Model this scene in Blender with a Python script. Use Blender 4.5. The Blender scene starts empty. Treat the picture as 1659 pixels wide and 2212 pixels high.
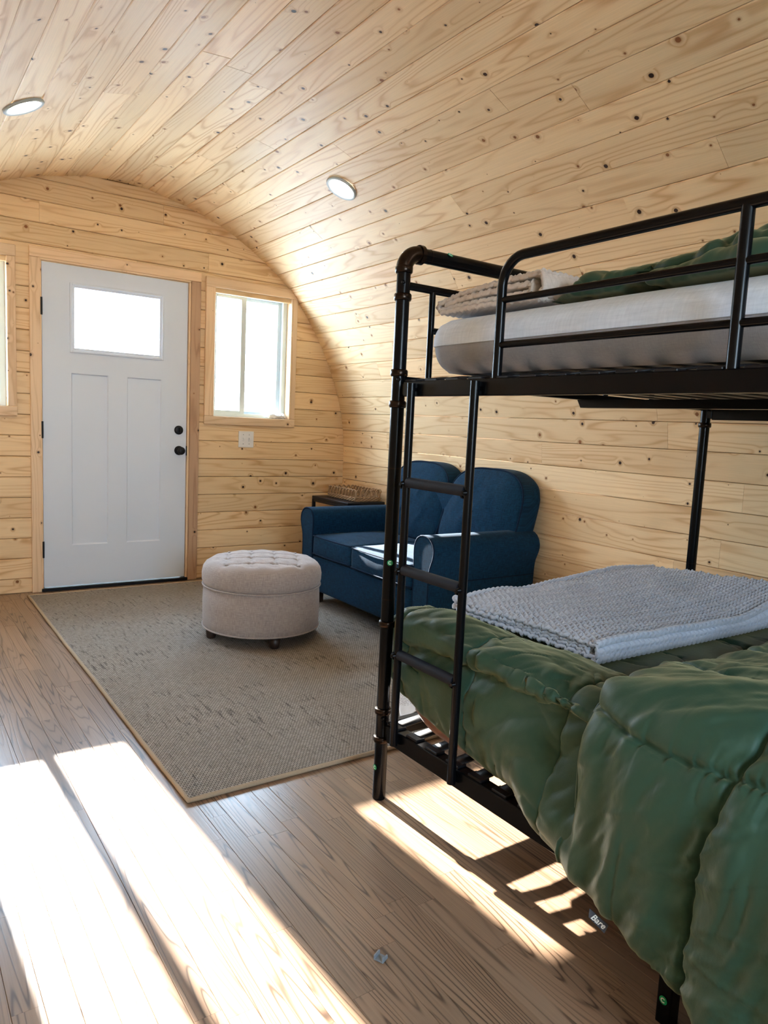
import bpy, math, random
import numpy as np
from mathutils import Vector, Matrix

C = bpy.context.scene.collection
S = bpy.context.scene
rnd = random.Random(7)

# ---------------------------------------------------------------- camera
def make_camera():
    yaw, pitch, roll = 0.610018, -0.117738, 0.046737
    f = Vector((math.sin(yaw), math.cos(yaw), 0)); r = Vector((math.cos(yaw), -math.sin(yaw), 0)); u = Vector((0, 0, 1))
    f2 = f*math.cos(pitch) + u*math.sin(pitch); u2 = u*math.cos(pitch) - f*math.sin(pitch)
    r3 = r*math.cos(roll) + u2*math.sin(roll); u3 = u2*math.cos(roll) - r*math.sin(roll)
    cam = bpy.data.cameras.new('camera'); o = bpy.data.objects.new('camera', cam); C.objects.link(o)
    cam.sensor_fit = 'VERTICAL'; cam.sensor_height = 36; cam.lens = 1572.5/2212*36
    cam.clip_start = 0.02; cam.clip_end = 200
    m = Matrix((r3, u3, -f2)).transposed().to_4x4(); m.translation = Vector((-0.8363, -4.9205, 1.1414))
    o.matrix_world = m; S.camera = o
make_camera()

# ---------------------------------------------------------------- world, sun, exposure
w = bpy.data.worlds.new('sky'); S.world = w; w.use_nodes = True
SKY = 35.0
nt = w.node_tree; nt.nodes.clear()
out = nt.nodes.new('ShaderNodeOutputWorld'); bg = nt.nodes.new('ShaderNodeBackground')
tc = nt.nodes.new('ShaderNodeTexCoord'); sp = nt.nodes.new('ShaderNodeSeparateXYZ'); rp = nt.nodes.new('ShaderNodeValToRGB')
nt.links.new(tc.outputs['Generated'], sp.inputs[0]); nt.links.new(sp.outputs['Z'], rp.inputs[0])
rp.color_ramp.elements[0].position = 0.0; rp.color_ramp.elements[0].color = (0.66, 0.84, 1.0, 1)
rp.color_ramp.elements[1].position = 0.9; rp.color_ramp.elements[1].color = (0.45, 0.70, 1.0, 1)
nt.links.new(rp.outputs[0], bg.inputs[0]); bg.inputs[1].default_value = SKY
nt.links.new(bg.outputs[0], out.inputs[0])

sun = bpy.data.lights.new('sun', 'SUN'); so = bpy.data.objects.new('sun', sun); C.objects.link(so)
sun.energy = 70.0; sun.angle = 0.009; sun.color = (1.0, 0.95, 0.87)
so.location = (0, 12, 8)
so.rotation_euler = Vector((0.036, -1.0, -0.478)).to_track_quat('-Z', 'Y').to_euler()

S.view_settings.view_transform = 'Standard'; S.view_settings.look = 'None'
S.view_settings.exposure = 0.06; S.view_settings.gamma = 1.0
S.view_settings.use_curve_mapping = False
S.cycles.use_denoising = True
S.cycles.max_bounces = 10; S.cycles.diffuse_bounces = 7; S.cycles.transparent_max_bounces = 12
S.cycles.sample_clamp_indirect = 12.0
S.cycles.caustics_reflective = False; S.cycles.caustics_refractive = False

def portal(x0, x1, z0, z1, y, rz):
    l = bpy.data.lights.new('window_portal', 'AREA'); o = bpy.data.objects.new('window_portal', l); C.objects.link(o)
    l.shape = 'RECTANGLE'; l.size = x1-x0; l.size_y = z1-z0; l.cycles.is_portal = True
    o.location = ((x0+x1)/2, y, (z0+z1)/2); o.rotation_euler = (math.radians(90), 0, rz)
PORTALS = [(-0.765, -0.19, 1.16, 2.03, 0.14, math.pi), (1.10, 1.68, 1.16, 2.03, 0.14, math.pi), (0.18, 0.72, 1.53, 1.9, 0.1, math.pi),
           (-1.0, 0.1, 0.95, 2.03, -6.68, 0)]
for p_ in PORTALS: portal(*p_)

# ---------------------------------------------------------------- materials
def _nt(name):
    m = bpy.data.materials.new(name); m.use_nodes = True; t = m.node_tree; t.nodes.clear()
    o = t.nodes.new('ShaderNodeOutputMaterial'); b = t.nodes.new('ShaderNodeBsdfPrincipled'); t.links.new(b.outputs[0], o.inputs[0])
    return m, t, b, o
class N:
    def __init__(s, t): s.t = t
    def put(s, node, i, v):
        if v is None: return
        if hasattr(v, 'is_linked') or isinstance(v, bpy.types.NodeSocket): s.t.links.new(v, node.inputs[i])
        else:
            node.inputs[i].default_value = v
    def math(s, op, a, b=None, c=None, clamp=False):
        n = s.t.nodes.new('ShaderNodeMath'); n.operation = op; n.use_clamp = clamp
        for i, v in enumerate((a, b, c)): s.put(n, i, v)
        return n.outputs[0]
    def comb(s, x, y, z):
        n = s.t.nodes.new('ShaderNodeCombineXYZ')
        for i, v in enumerate((x, y, z)): s.put(n, i, v)
        return n.outputs[0]
    def sep(s, v):
        n = s.t.nodes.new('ShaderNodeSeparateXYZ'); s.put(n, 0, v); return n.outputs
    def uv(s): return s.t.nodes.new('ShaderNodeTexCoord').outputs['UV']
    def obj(s): return s.t.nodes.new('ShaderNodeTexCoord').outputs['Object']
    def attr(s, name):
        n = s.t.nodes.new('ShaderNodeAttribute'); n.attribute_name = name; return n.outputs['Fac']
    def noise(s, v, scale=1.0, detail=2.0, rough=0.5, dist=0.0):
        n = s.t.nodes.new('ShaderNodeTexNoise'); s.put(n, 'Vector', v); n.inputs['Scale'].default_value = scale
        n.inputs['Detail'].default_value = detail; n.inputs['Roughness'].default_value = rough; n.inputs['Distortion'].default_value = dist
        return n.outputs[0]
    def voronoi(s, v, scale=1.0, feature='F1', rand=1.0):
        n = s.t.nodes.new('ShaderNodeTexVoronoi'); n.voronoi_dimensions = '2D'; n.feature = feature; s.put(n, 'Vector', v)
        n.inputs['Scale'].default_value = scale; n.inputs['Randomness'].default_value = rand
        return n.outputs
    def ramp(s, f, *stops):
        n = s.t.nodes.new('ShaderNodeValToRGB'); s.put(n, 0, f); cr = n.color_ramp
        while len(cr.elements) < len(stops): cr.elements.new(0.5)
        for e, (p, c) in zip(cr.elements, stops):
            e.position = p; e.color = (c[0], c[1], c[2], 1) if isinstance(c, (tuple, list)) else (c, c, c, 1)
        return n.outputs[0]
    def mix(s, f, a, b, mode='MIX'):
        n = s.t.nodes.new('ShaderNodeMix'); n.data_type = 'RGBA'; n.blend_type = mode
        s.put(n, 0, f)
        for i, v in ((6, a), (7, b)):
            if isinstance(v, (tuple, list)): v = (v[0], v[1], v[2], 1)
            s.put(n, i, v)
        return n.outputs[2]
    def bump(s, h, strength=0.3, dist=0.002):
        n = s.t.nodes.new('ShaderNodeBump'); n.inputs['Strength'].default_value = strength; n.inputs['Distance'].default_value = dist
        s.put(n, 'Height', h); return n.outputs[0]
    def hsv(s, col, val):
        n = s.t.nodes.new('ShaderNodeHueSaturation'); s.put(n, 'Color', col); s.put(n, 'Value', val); return n.outputs[0]

def wood(name, light, mid, dark, knotc, rough, knots=True, rings=11.0, stretch=7.0, tint=0.18, fiber=0.10, sharp=3.0, ringamt=0.55, spec=0.4):
    m, t, b, o = _nt(name); n = N(t)
    u, v, _ = n.sep(n.uv()); r = n.attr('rnd')
    w1 = n.comb(u, n.math('MULTIPLY', v, stretch), n.math('MULTIPLY', r, 37.0))
    base = n.noise(n.comb(n.math('MULTIPLY', u, 0.6), n.math('MULTIPLY', v, stretch), n.math('MULTIPLY', r, 37.0)), 0.9, 2.0, 0.4)
    ring = n.math('MULTIPLY', base, rings)
    if knots:
        vo = n.voronoi(n.comb(u, v, 0.0), 7.0)
        dm = n.math('DIVIDE', vo['Distance'], 7.0)
        cs = n.t.nodes.new('ShaderNodeSeparateColor'); n.put(cs, 0, vo['Color'])
        rad = n.math('MULTIPLY', n.math('POWER', n.math('MAXIMUM', n.math('SUBTRACT', cs.outputs[0], 0.25), 0.0), 1.4), 0.0142)
        # grain swerves round a knot
        k = n.math('EXPONENT', n.math('MULTIPLY', n.math('MULTIPLY', dm, dm), -1/(0.020**2)))
        k = n.math('MULTIPLY', k, n.math('MULTIPLY', rad, 160.0))
        ring = n.math('ADD', ring, k)
    sn = n.math('MULTIPLY_ADD', n.math('SINE', n.math('MULTIPLY', ring, 6.2832)), 0.5, 0.5)
    sn = n.math('POWER', sn, sharp)
    big = n.noise(n.comb(n.math('MULTIPLY', u, 0.6), n.math('MULTIPLY', v, 3.0), n.math('MULTIPLY', r, 91.0)), 2.0, 2.0, 0.5)
    amt = n.math('MULTIPLY', sn, n.ramp(big, (0.35, ringamt*0.25), (0.68, ringamt)))
    fib = n.noise(n.comb(n.math('MULTIPLY', u, 6.0), n.math('MULTIPLY', v, 260.0), r), 1.0, 3.0, 0.6)
    col = n.mix(amt, light, mid)
    col = n.mix(n.math('MULTIPLY', n.math('POWER', sn, 3.0), amt), col, dark)
    col = n.hsv(col, n.math('MULTIPLY_ADD', fib, fiber*2, 1.0-fiber))
    warm = n.math('FRACT', n.math('MULTIPLY', r, 13.37))
    col = n.mix(n.math('MULTIPLY', warm, 0.35), col, n.mix(1.0, col, (1.0, 0.86, 0.74), 'MULTIPLY'))
    col = n.hsv(col, n.math('MULTIPLY_ADD', r, tint*2, 1.0-tint))
    if knots:
        halo = n.math('SUBTRACT', 1.0, n.math('DIVIDE', dm, n.math('ADD', n.math('MULTIPLY', rad, 2.6), 1e-5)), clamp=True)
        halo = n.math('MULTIPLY', halo, 0.85)
        col = n.mix(halo, col, (0.36, 0.17, 0.06))
        core = n.math('LESS_THAN', dm, n.math('MULTIPLY', rad, n.math('MULTIPLY_ADD', fib, 0.5, 0.75)))
        col = n.mix(core, col, n.mix(n.math('GREATER_THAN', cs.outputs[1], 0.45), (0.25, 0.10, 0.035), knotc))
    t.links.new(col, b.inputs['Base Color'])
    b.inputs['Roughness'].default_value = rough; b.inputs['Specular IOR Level'].default_value = spec
    t.links.new(n.bump(n.math('ADD', fib, n.math('MULTIPLY', sn, 0.6)), 0.25, 0.0006), b.inputs['Normal'])
    return m

def plain(name, col, rough=0.5, metal=0.0, spec=0.5, bump=None, sheen=0.0, var=0.06, coat=0.0):
    m, t, b, o = _nt(name); n = N(t)
    nz = n.noise(n.obj(), bump[0] if bump else 30.0, 3.0, 0.6)
    t.links.new(n.hsv(n.mix(0.0, col, col), n.math('MULTIPLY_ADD', nz, var*2, 1-var)), b.inputs['Base Color'])
    b.inputs['Roughness'].default_value = rough; b.inputs['Metallic'].default_value = metal; b.inputs['Specular IOR Level'].default_value = spec
    b.inputs['Sheen Weight'].default_value = sheen; b.inputs['Coat Weight'].default_value = coat
    if bump: t.links.new(n.bump(nz, bump[1], bump[2]), b.inputs['Normal'])
    return m

def weave(name, c1, c2, scale, rough=0.9, contrast=0.5, sheen=0.2, bump=0.35, dist=0.0008):
    """plain-weave fabric with slubs, in UV metres"""
    m, t, b, o = _nt(name); n = N(t)
    u, v, _ = n.sep(n.uv())
    a = n.noise(n.comb(n.math('MULTIPLY', u, scale*0.10), n.math('MULTIPLY', v, scale), 1.0), 1.0, 3.0, 0.65)
    c = n.noise(n.comb(n.math('MULTIPLY', u, scale), n.math('MULTIPLY', v, scale*0.10), 7.0), 1.0, 3.0, 0.65)
    s = n.math('MULTIPLY', n.math('ADD', a, c), 0.5)
    f = n.ramp(s, (0.5-0.18/contrast*0.5, 0.0), (0.5+0.18/contrast*0.5, 1.0))
    t.links.new(n.mix(f, c2, c1), b.inputs['Base Color'])
    b.inputs['Roughness'].default_value = rough; b.inputs['Sheen Weight'].default_value = sheen; b.inputs['Specular IOR Level'].default_value = 0.15
    t.links.new(n.bump(s, bump, dist), b.inputs['Normal'])
    return m

PINE = wood('knotty_pine', (0.82, 0.62, 0.375), (0.69, 0.45, 0.225), (0.54, 0.30, 0.13), (0.035, 0.016, 0.010), 0.46, tint=0.09, sharp=2.0, ringamt=0.58, rings=15.0, fiber=0.13, spec=0.22)
PINE_TRIM = wood('pine_trim', (0.80, 0.60, 0.395), (0.64, 0.42, 0.22), (0.46, 0.26, 0.11), (0.06, 0.03, 0.015), 0.45, tint=0.08, stretch=9, ringamt=0.4)
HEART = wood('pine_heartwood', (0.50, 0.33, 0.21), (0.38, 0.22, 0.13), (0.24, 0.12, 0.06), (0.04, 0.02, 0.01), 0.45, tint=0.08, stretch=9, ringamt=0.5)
OAK = wood('oak_strip', (0.265, 0.177, 0.116), (0.165, 0.103, 0.065), (0.045, 0.026, 0.016), (0.05, 0.02, 0.01), 0.30, knots=False, rings=26.0, stretch=11.0, tint=0.13, fiber=0.22, sharp=4.0, ringamt=0.95, spec=0.5)
DARKWOOD = plain('dark_groove', (0.20, 0.115, 0.05), 0.8)
WHITE_DOOR = plain('white_door_paint', (0.68, 0.75, 0.86), 0.42, bump=(900.0, 0.05, 0.0003), var=0.02)
VINYL = plain('white_vinyl', (0.62, 0.70, 0.72), 0.35, var=0.02)
BLACK = plain('black_powder_coat', (0.0022, 0.0026, 0.0035), 0.24, metal=0.0, spec=0.16, var=0.05)
BLACK_M = plain('matte_black', (0.006, 0.006, 0.008), 0.45, spec=0.3)
RUBBER = plain('black_grip', (0.007, 0.009, 0.016), 0.7, spec=0.25)
BRONZE = plain('worn_bronze_black', (0.026, 0.017, 0.012), 0.26, metal=0.85, bump=(60.0, 0.1, 0.001), var=0.5)
NAVY = weave('navy_linen', (0.004, 0.045, 0.098), (0.001, 0.009, 0.024), 260.0, contrast=0.6, sheen=0.03)
PIPING = weave('navy_piping', (0.004, 0.020, 0.05), (0.0015, 0.008, 0.022), 400.0, sheen=0.02)
BEIGE = weave('oatmeal_linen', (0.46, 0.405, 0.38), (0.26, 0.225, 0.215), 300.0, contrast=0.6, sheen=0.3)
WHITE_KNIT = weave('white_knit_cover', (0.72, 0.80, 0.92), (0.55, 0.63, 0.75), 130.0, contrast=0.5, bump=0.8, dist=0.002)
GREY_SIDE = weave('grey_mattress_side', (0.36, 0.36, 0.38), (0.26, 0.26, 0.28), 500.0)
GREY_WAFFLE = weave('pale_grey_cotton', (0.58, 0.62, 0.70), (0.45, 0.48, 0.56), 700.0, sheen=0.3)
BEIGE_WAFFLE = weave('beige_cotton', (0.68, 0.62, 0.57), (0.52, 0.47, 0.43), 600.0, sheen=0.3)
BROWN_SHEET = plain('brown_sheet', (0.20, 0.075, 0.038), 0.42, sheen=0.4)
DARK_LEG = plain('espresso_wood', (0.025, 0.012, 0.008), 0.4)
RING = plain('satin_trim_ring', (0.42, 0.47, 0.48), 0.5, spec=0.2, var=0.02)
PLASTIC_W = plain('white_plastic', (0.78, 0.78, 0.78), 0.35, var=0.02)
CLIP_GREY = plain('grey_plastic', (0.22, 0.25, 0.28), 0.45)
GREEN_ST = plain('green_sticker', (0.0, 0.30, 0.11), 0.4, var=0.02)
WHITE_PRINT = plain('white_print', (0.85, 0.88, 0.86), 0.5, var=0.0)
LABEL_GREY = plain('slate_label', (0.075, 0.085, 0.105), 0.9, spec=0.05)
WICKER = plain('seagrass', (0.36, 0.22, 0.11), 0.75, bump=(220.0, 0.5, 0.002), var=0.35)

def quilt_mat():
    m, t, b, o = _nt('green_microfibre'); n = N(t)
    u, v, _ = n.sep(n.uv())
    nz = n.noise(n.comb(u, v, 0.0), 9.0, 4.0, 0.55)
    c = n.mix(nz, (0.020, 0.056, 0.037), (0.028, 0.069, 0.042))
    t.links.new(c, b.inputs['Base Color']); b.inputs['Roughness'].default_value = 0.52
    b.inputs['Sheen Weight'].default_value = 0.30; b.inputs['Sheen Tint'].default_value = (0.85, 0.78, 0.42, 1); b.inputs['Sheen Roughness'].default_value = 0.45; b.inputs['Specular IOR Level'].default_value = 0.22  # olive tint puts the warm bounce from the sunlit floor into the fabric
    fine = n.noise(n.comb(n.math('MULTIPLY', u, 1.0), n.math('MULTIPLY', v, 1.0), 3.0), 60.0, 4.0, 0.65)
    t.links.new(n.bump(fine, 0.25, 0.003), b.inputs['Normal'])
    return m
QUILT = quilt_mat()

def rug_mat():
    m, t, b, o = _nt('woven_jute_rug'); n = N(t)
    u, v, _ = n.sep(n.uv())          # u across (x), v along (y)
    st = n.noise(n.comb(n.math('MULTIPLY', u, 75.0), n.math('MULTIPLY', v, 9.0), 0.0), 1.0, 4.0, 0.7)
    patch = n.noise(n.comb(u, v, 4.0), 2.2, 3.0, 0.6)
    br = n.t.nodes.new('ShaderNodeTexBrick'); br.offset = 0.5; br.squash = 1.0
    n.put(br, 'Vector', n.comb(u, v, 0.0)); br.inputs['Scale'].default_value = 1.0
    br.inputs['Brick Width'].default_value = 0.0125; br.inputs['Row Height'].default_value = 0.0085; br.inputs['Mortar Size'].default_value = 0.0014
    br.inputs['Mortar Smooth'].default_value = 0.6; br.inputs['Bias'].default_value = 0.0
    br.inputs['Color1'].default_value = (0.46, 0.41, 0.355, 1); br.inputs['Color2'].default_value = (0.35, 0.31, 0.26, 1); br.inputs['Mortar'].default_value = (0.09, 0.078, 0.065, 1)
    dark = n.ramp(n.math('ADD', st, n.math('MULTIPLY', patch, 0.30)), (0.71, 0.0), (0.83, 1.0))
    col = n.mix(n.math('MULTIPLY', dark, 0.75), br.outputs['Color'], (0.07, 0.06, 0.055))
    col = n.hsv(col, n.math('MULTIPLY_ADD', patch, 0.3, 0.85))
    t.links.new(col, b.inputs['Base Color']); b.inputs['Roughness'].default_value = 0.95; b.inputs['Specular IOR Level'].default_value = 0.1
    t.links.new(n.bump(n.math('SUBTRACT', 1.0, br.outputs['Fac']), 0.9, 0.004), b.inputs['Normal'])
    return m
RUG = rug_mat()
RUG_EDGE = plain('rug_binding', (0.40, 0.31, 0.21), 0.9, bump=(300.0, 0.6, 0.002), var=0.2)

def glass_mat():
    m, t, b, o = _nt('window_glass'); n = N(t); t.nodes.remove(b)
    tr = t.nodes.new('ShaderNodeBsdfTransparent'); gl = t.nodes.new('ShaderNodeBsdfGlossy'); gl.inputs['Roughness'].default_value = 0.02
    lw = t.nodes.new('ShaderNodeLayerWeight'); lw.inputs[0].default_value = 0.12
    mx = t.nodes.new('ShaderNodeMixShader'); t.links.new(n.math('MULTIPLY', lw.outputs['Fresnel'], 0.5), mx.inputs[0])
    t.links.new(tr.outputs[0], mx.inputs[1]); t.links.new(gl.outputs[0], mx.inputs[2]); t.links.new(mx.outputs[0], o.inputs[0])
    return m
GLASS = glass_mat()
def lamp_mat():
    m, t, b, o = _nt('lit_diffuser'); t.nodes.remove(b); e = t.nodes.new('ShaderNodeEmission')
    e.inputs[0].default_value = (1.0, 0.96, 0.90, 1); e.inputs[1].default_value = 60.0; t.links.new(e.outputs[0], o.inputs[0]); return m
LAMP = lamp_mat()
def paper_mat():
    m, t, b, o = _nt('printed_paper'); n = N(t); u, v, _ = n.sep(n.uv())
    lines = n.math('GREATER_THAN', n.math('FRACT', n.math('MULTIPLY', v, 75.0)), 0.55)
    words = n.math('GREATER_THAN', n.noise(n.comb(n.math('MULTIPLY', u, 90.0), n.math('FLOOR', n.math('MULTIPLY', v, 75.0)), 0.0), 1.0, 0.0), 0.45)
    blk = n.math('GREATER_THAN', n.noise(n.comb(n.math('MULTIPLY', u, 7.0), n.math('MULTIPLY', v, 7.0), 5.0), 1.0, 0.0), 0.44)
    f = n.math('MULTIPLY', n.math('MULTIPLY', lines, words), blk)
    t.links.new(n.mix(n.math('MULTIPLY', f, 0.6), (0.80, 0.80, 0.80), (0.25, 0.22, 0.22)), b.inputs['Base Color']); b.inputs['Roughness'].default_value = 0.6
    return m
PAPER = paper_mat()
GROUND = plain('pale_ground', (0.52, 0.51, 0.49), 0.9, bump=(3.0, 0.4, 0.05), var=0.25)

# ---------------------------------------------------------------- mesh helpers
class MB:
    def __init__(s): s.v = []; s.f = []; s.sm = []; s.uv = []; s.r = []
    def add(s, vs, fs, smooth=False, uvs=None, r=0.5):
        k = len(s.v); s.v += [tuple(map(float, p)) for p in vs]
        for f in fs:
            s.f.append(tuple(i+k for i in f)); s.sm.append(smooth); s.r.append(r)
        s.uv += list(uvs) if uvs is not None else [None]*len(vs)
        return s
    def box(s, x0, x1, y0, y1, z0, z1, M=None):
        vs = [Vector((x, y, z)) for z in (z0, z1) for y in (y0, y1) for x in (x0, x1)]
        if M is not None: vs = [M @ p for p in vs]
        return s.add(vs, [(0, 2, 3, 1), (4, 5, 7, 6), (0, 1, 5, 4), (2, 6, 7, 3), (0, 4, 6, 2), (1, 3, 7, 5)])
    def bbox(s, x0, x1, y0, y1, z0, z1, b=0.003, M=None):
        """box with chamfered edges"""
        cx, cy, cz = (x0+x1)/2, (y0+y1)/2, (z0+z1)/2; hx, hy, hz = (x1-x0)/2, (y1-y0)/2, (z1-z0)/2
        b = min(b, hx*.49, hy*.49, hz*.49); vs = []; idx = {}
        for sx in (-1, 1):
            for sy in (-1, 1):
                for sz in (-1, 1):
                    for a in range(3):
                        p = [sx*(hx-b), sy*(hy-b), sz*(hz-b)]; h = (hx, hy, hz)[a]; p[a] = (sx, sy, sz)[a]*h
                        idx[(sx, sy, sz, a)] = len(vs); q = Vector((p[0]+cx, p[1]+cy, p[2]+cz)); vs.append(M @ q if M is not None else q)
        fs = []
        def q(*k): fs.append(tuple(idx[i] for i in k))
        for s_ in (-1, 1):
            for a in range(3):
                b_, c_ = [(1, 2), (2, 0), (0, 1)][a]
                ring = [(-1, -1), (1, -1), (1, 1), (-1, 1)]
                if s_ < 0: ring = ring[::-1]
                ks = []
                for p_, q_ in ring:
                    k = [0, 0, 0]; k[a] = s_; k[b_] = p_; k[c_] = q_; ks.append((*k, a))
                q(*ks)
        for a in range(3):
            b_, c_ = [(1, 2), (2, 0), (0, 1)][a]
            for p_ in (-1, 1):
                for q_ in (-1, 1):
                    k0 = [0, 0, 0]; k1 = [0, 0, 0]; k0[a] = -1; k1[a] = 1; k0[b_] = k1[b_] = p_; k0[c_] = k1[c_] = q_
                    r_ = [(*k0, b_), (*k1, b_), (*k1, c_), (*k0, c_)]
                    if p_*q_ > 0: r_ = r_[::-1]
                    q(*r_)
        for sx in (-1, 1):
            for sy in (-1, 1):
                for sz in (-1, 1):
                    r_ = [(sx, sy, sz, 0), (sx, sy, sz, 1), (sx, sy, sz, 2)]
                    if sx*sy*sz < 0: r_ = r_[::-1]
                    q(*r_)
        return s.add(vs, fs)
    def tube(s, path, r, n=14, caps=True, closed=False, flat=None):
        P = [Vector(p) for p in path]; m = len(P)
        rs = r if isinstance(r, (list, tuple)) else [r]*m
        T = []
        for i in range(m):
            a = P[(i-1) % m] if (closed or i > 0) else P[i]; b = P[(i+1) % m] if (closed or i < m-1) else P[i]
            T.append((b-a).normalized())
        ref = Vector((0, 0, 1)) if abs(T[0].z) < 0.9 else Vector((1, 0, 0))
        U = (ref - T[0]*ref.dot(T[0])).normalized(); vs = []
        for i in range(m):
            U = (U - T[i]*U.dot(T[i])).normalized(); V = T[i].cross(U)
            for k in range(n):
                a = 2*math.pi*k/n; vs.append(P[i] + U*(math.cos(a)*rs[i]) + V*(math.sin(a)*rs[i]*(flat or 1)))
        fs = []
        for i in range(m if closed else m-1):
            j = (i+1) % m
            for k in range(n):
                k2 = (k+1) % n; fs.append((i*n+k, i*n+k2, j*n+k2, j*n+k))
        s.add(vs, fs, True)
        if caps and not closed:
            s.add(vs[:n], [tuple(range(n))[::-1]]); s.add(vs[-n:], [tuple(range(n))])
        return s
    def lathe(s, prof, c=(0, 0), n=40, smooth=True):
        """prof [(r, z)] about the vertical through c"""
        vs = []; fs = []
        for r, z in prof:
            for k in range(n):
                a = 2*math.pi*k/n; vs.append((c[0]+r*math.cos(a), c[1]+r*math.sin(a), z))
        for i in range(len(prof)-1):
            for k in range(n):
                k2 = (k+1) % n; fs.append((i*n+k, i*n+k2, (i+1)*n+k2, (i+1)*n+k))
        return s.add(vs, fs, smooth)
    def build(s, name, mat, parent=None, loc=None):
        me = bpy.data.meshes.new(name); me.from_pydata(s.v, [], s.f)
        me.polygons.foreach_set('use_smooth', s.sm)
        if any(u is not None for u in s.uv):
            l = me.uv_layers.new(name='UVMap'); vi = np.zeros(len(me.loops), int); me.loops.foreach_get('vertex_index', vi)
            arr = np.array([u if u is not None else (0, 0) for u in s.uv], float)[vi]; l.data.foreach_set('uv', arr.ravel())
        else: boxuv(me)
        a = me.attributes.new('rnd', 'FLOAT', 'FACE'); a.data.foreach_set('value', s.r)
        me.materials.append(mat); me.update()
        return link(name, me, parent, loc)
def boxuv(me):
    """metre-true box projection"""
    l = me.uv_layers.new(name='UVMap')
    n = len(me.loops); vi = np.zeros(n, int); me.loops.foreach_get('vertex_index', vi)
    co = np.zeros(len(me.vertices)*3); me.vertices.foreach_get('co', co); co = co.reshape(-1, 3)[vi]
    pn = np.zeros(len(me.polygons)*3); me.polygons.foreach_get('normal', pn); pn = np.abs(pn.reshape(-1, 3))
    lt = np.zeros(len(me.polygons), int); me.polygons.foreach_get('loop_total', lt); pn = np.repeat(pn, lt, axis=0)
    ax = pn.argmax(1); uv = np.where((ax == 0)[:, None], co[:, [1, 2]], np.where((ax == 1)[:, None], co[:, [0, 2]], co[:, [0, 1]]))
    l.data.foreach_set('uv', uv.ravel())
def link(name, me, parent=None, loc=None):
    o = bpy.data.objects.new(name, me); C.objects.link(o)
    if loc is not None: o.location = loc
    if parent is not None:
        o.parent = parent; w_ = parent_world(parent)
        o.matrix_parent_inverse = Matrix.Translation(-w_) if loc is None else Matrix()
    return o
def parent_world(o):
    p = Vector(o.location)
    while o.parent: p += Vector(o.parent.location) + (o.matrix_parent_inverse.translation if o.matrix_parent_inverse else Vector()) ; o = o.parent
    return p
def thing(name, label, cat, loc=(0, 0, 0), group=None):
    o = bpy.data.objects.new(name, None); o.empty_display_size = 0.1; C.objects.link(o); o.location = loc
    return tag(o, label, cat, group)
def tag(o, label, cat, group=None):
    o['label'] = label; o['category'] = cat
    if group: o['group'] = group
    return o
def struct(name, label, cat, loc=(0, 0, 0)):
    o = thing(name, label, cat, loc); o['kind'] = 'structure'; return o
def gridmesh(name, P, mat, parent=None, uv=None, closed_u=False, closed_v=False):
    nu, nv = P.shape[:2]
    me = bpy.data.meshes.new(name)
    idx = np.arange(nu*nv).reshape(nu, nv)
    if closed_u: idx = np.vstack([idx, idx[:1]])
    if closed_v: idx = np.hstack([idx, idx[:, :1]])
    q = np.stack([idx[:-1, :-1], idx[1:, :-1], idx[1:, 1:], idx[:-1, 1:]], -1).reshape(-1, 4)
    me.vertices.add(nu*nv); me.vertices.foreach_set('co', P.reshape(-1).astype(np.float32))
    me.loops.add(q.size); me.loops.foreach_set('vertex_index', q.ravel().astype(np.int32))
    me.polygons.add(len(q)); me.polygons.foreach_set('loop_start', np.arange(0, q.size, 4, dtype=np.int32)); me.polygons.foreach_set('loop_total', np.full(len(q), 4, np.int32))
    me.update(calc_edges=True); me.polygons.foreach_set('use_smooth', np.ones(len(q), bool))
    if uv is not None:
        l = me.uv_layers.new(name='UVMap'); l.data.foreach_set('uv', uv.reshape(-1, 2)[q.ravel()].ravel())
    else: boxuv(me)
    me.materials.append(mat); me.update()
    return link(name, me, parent)

# ---------------------------------------------------------------- numpy noise and lofts
_P = np.random.RandomState(3).rand(256, 256)
def vnoise(x, y, seed=0):
    x = x + seed*17.31; y = y + seed*7.77
    xi = np.floor(x).astype(int); yi = np.floor(y).astype(int); fx = x-xi; fy = y-yi
    fx = fx*fx*fx*(fx*(fx*6-15)+10); fy = fy*fy*fy*(fy*(fy*6-15)+10)
    g = lambda a, b: _P[a % 256, b % 256]
    return (g(xi, yi)*(1-fx)+g(xi+1, yi)*fx)*(1-fy) + (g(xi, yi+1)*(1-fx)+g(xi+1, yi+1)*fx)*fy
def fbm(x, y, seed=0, oct=4):
    s = 0; a = 0.5
    for i in range(oct): s = s + a*vnoise(x*2**i, y*2**i, seed+i*3); a *= 0.5
    return s - 0.47
def ridge(x, y, seed=0):
    return (1-np.abs(2*vnoise(x, y, seed)-1))**2
def crom(P, t):
    """Catmull-Rom along axis 0 at parameters t in [0, n-1]"""
    P = np.asarray(P, float); n = len(P); i = np.clip(np.floor(t).astype(int), 0, n-2); f = (t-i)
    sh = (-1,)+(1,)*(P.ndim-1); f = f.reshape(sh)
    p0 = P[np.maximum(i-1, 0)]; p1 = P[i]; p2 = P[i+1]; p3 = P[np.minimum(i+2, n-1)]
    return 0.5*((2*p1)+(-p0+p2)*f+(2*p0-5*p1+4*p2-p3)*f*f+(-p0+3*p1-3*p2+p3)*f**3)
def resample(P, n):
    """P (k,3): smooth, evenly spaced by length"""
    d = crom(P, np.linspace(0, len(P)-1, 40*len(P))); s = np.r_[0, np.cumsum(np.linalg.norm(np.diff(d, axis=0), axis=1))]
    t = np.linspace(0, s[-1], n); return np.stack([np.interp(t, s, d[:, k]) for k in range(3)], 1), s[-1]
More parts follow.
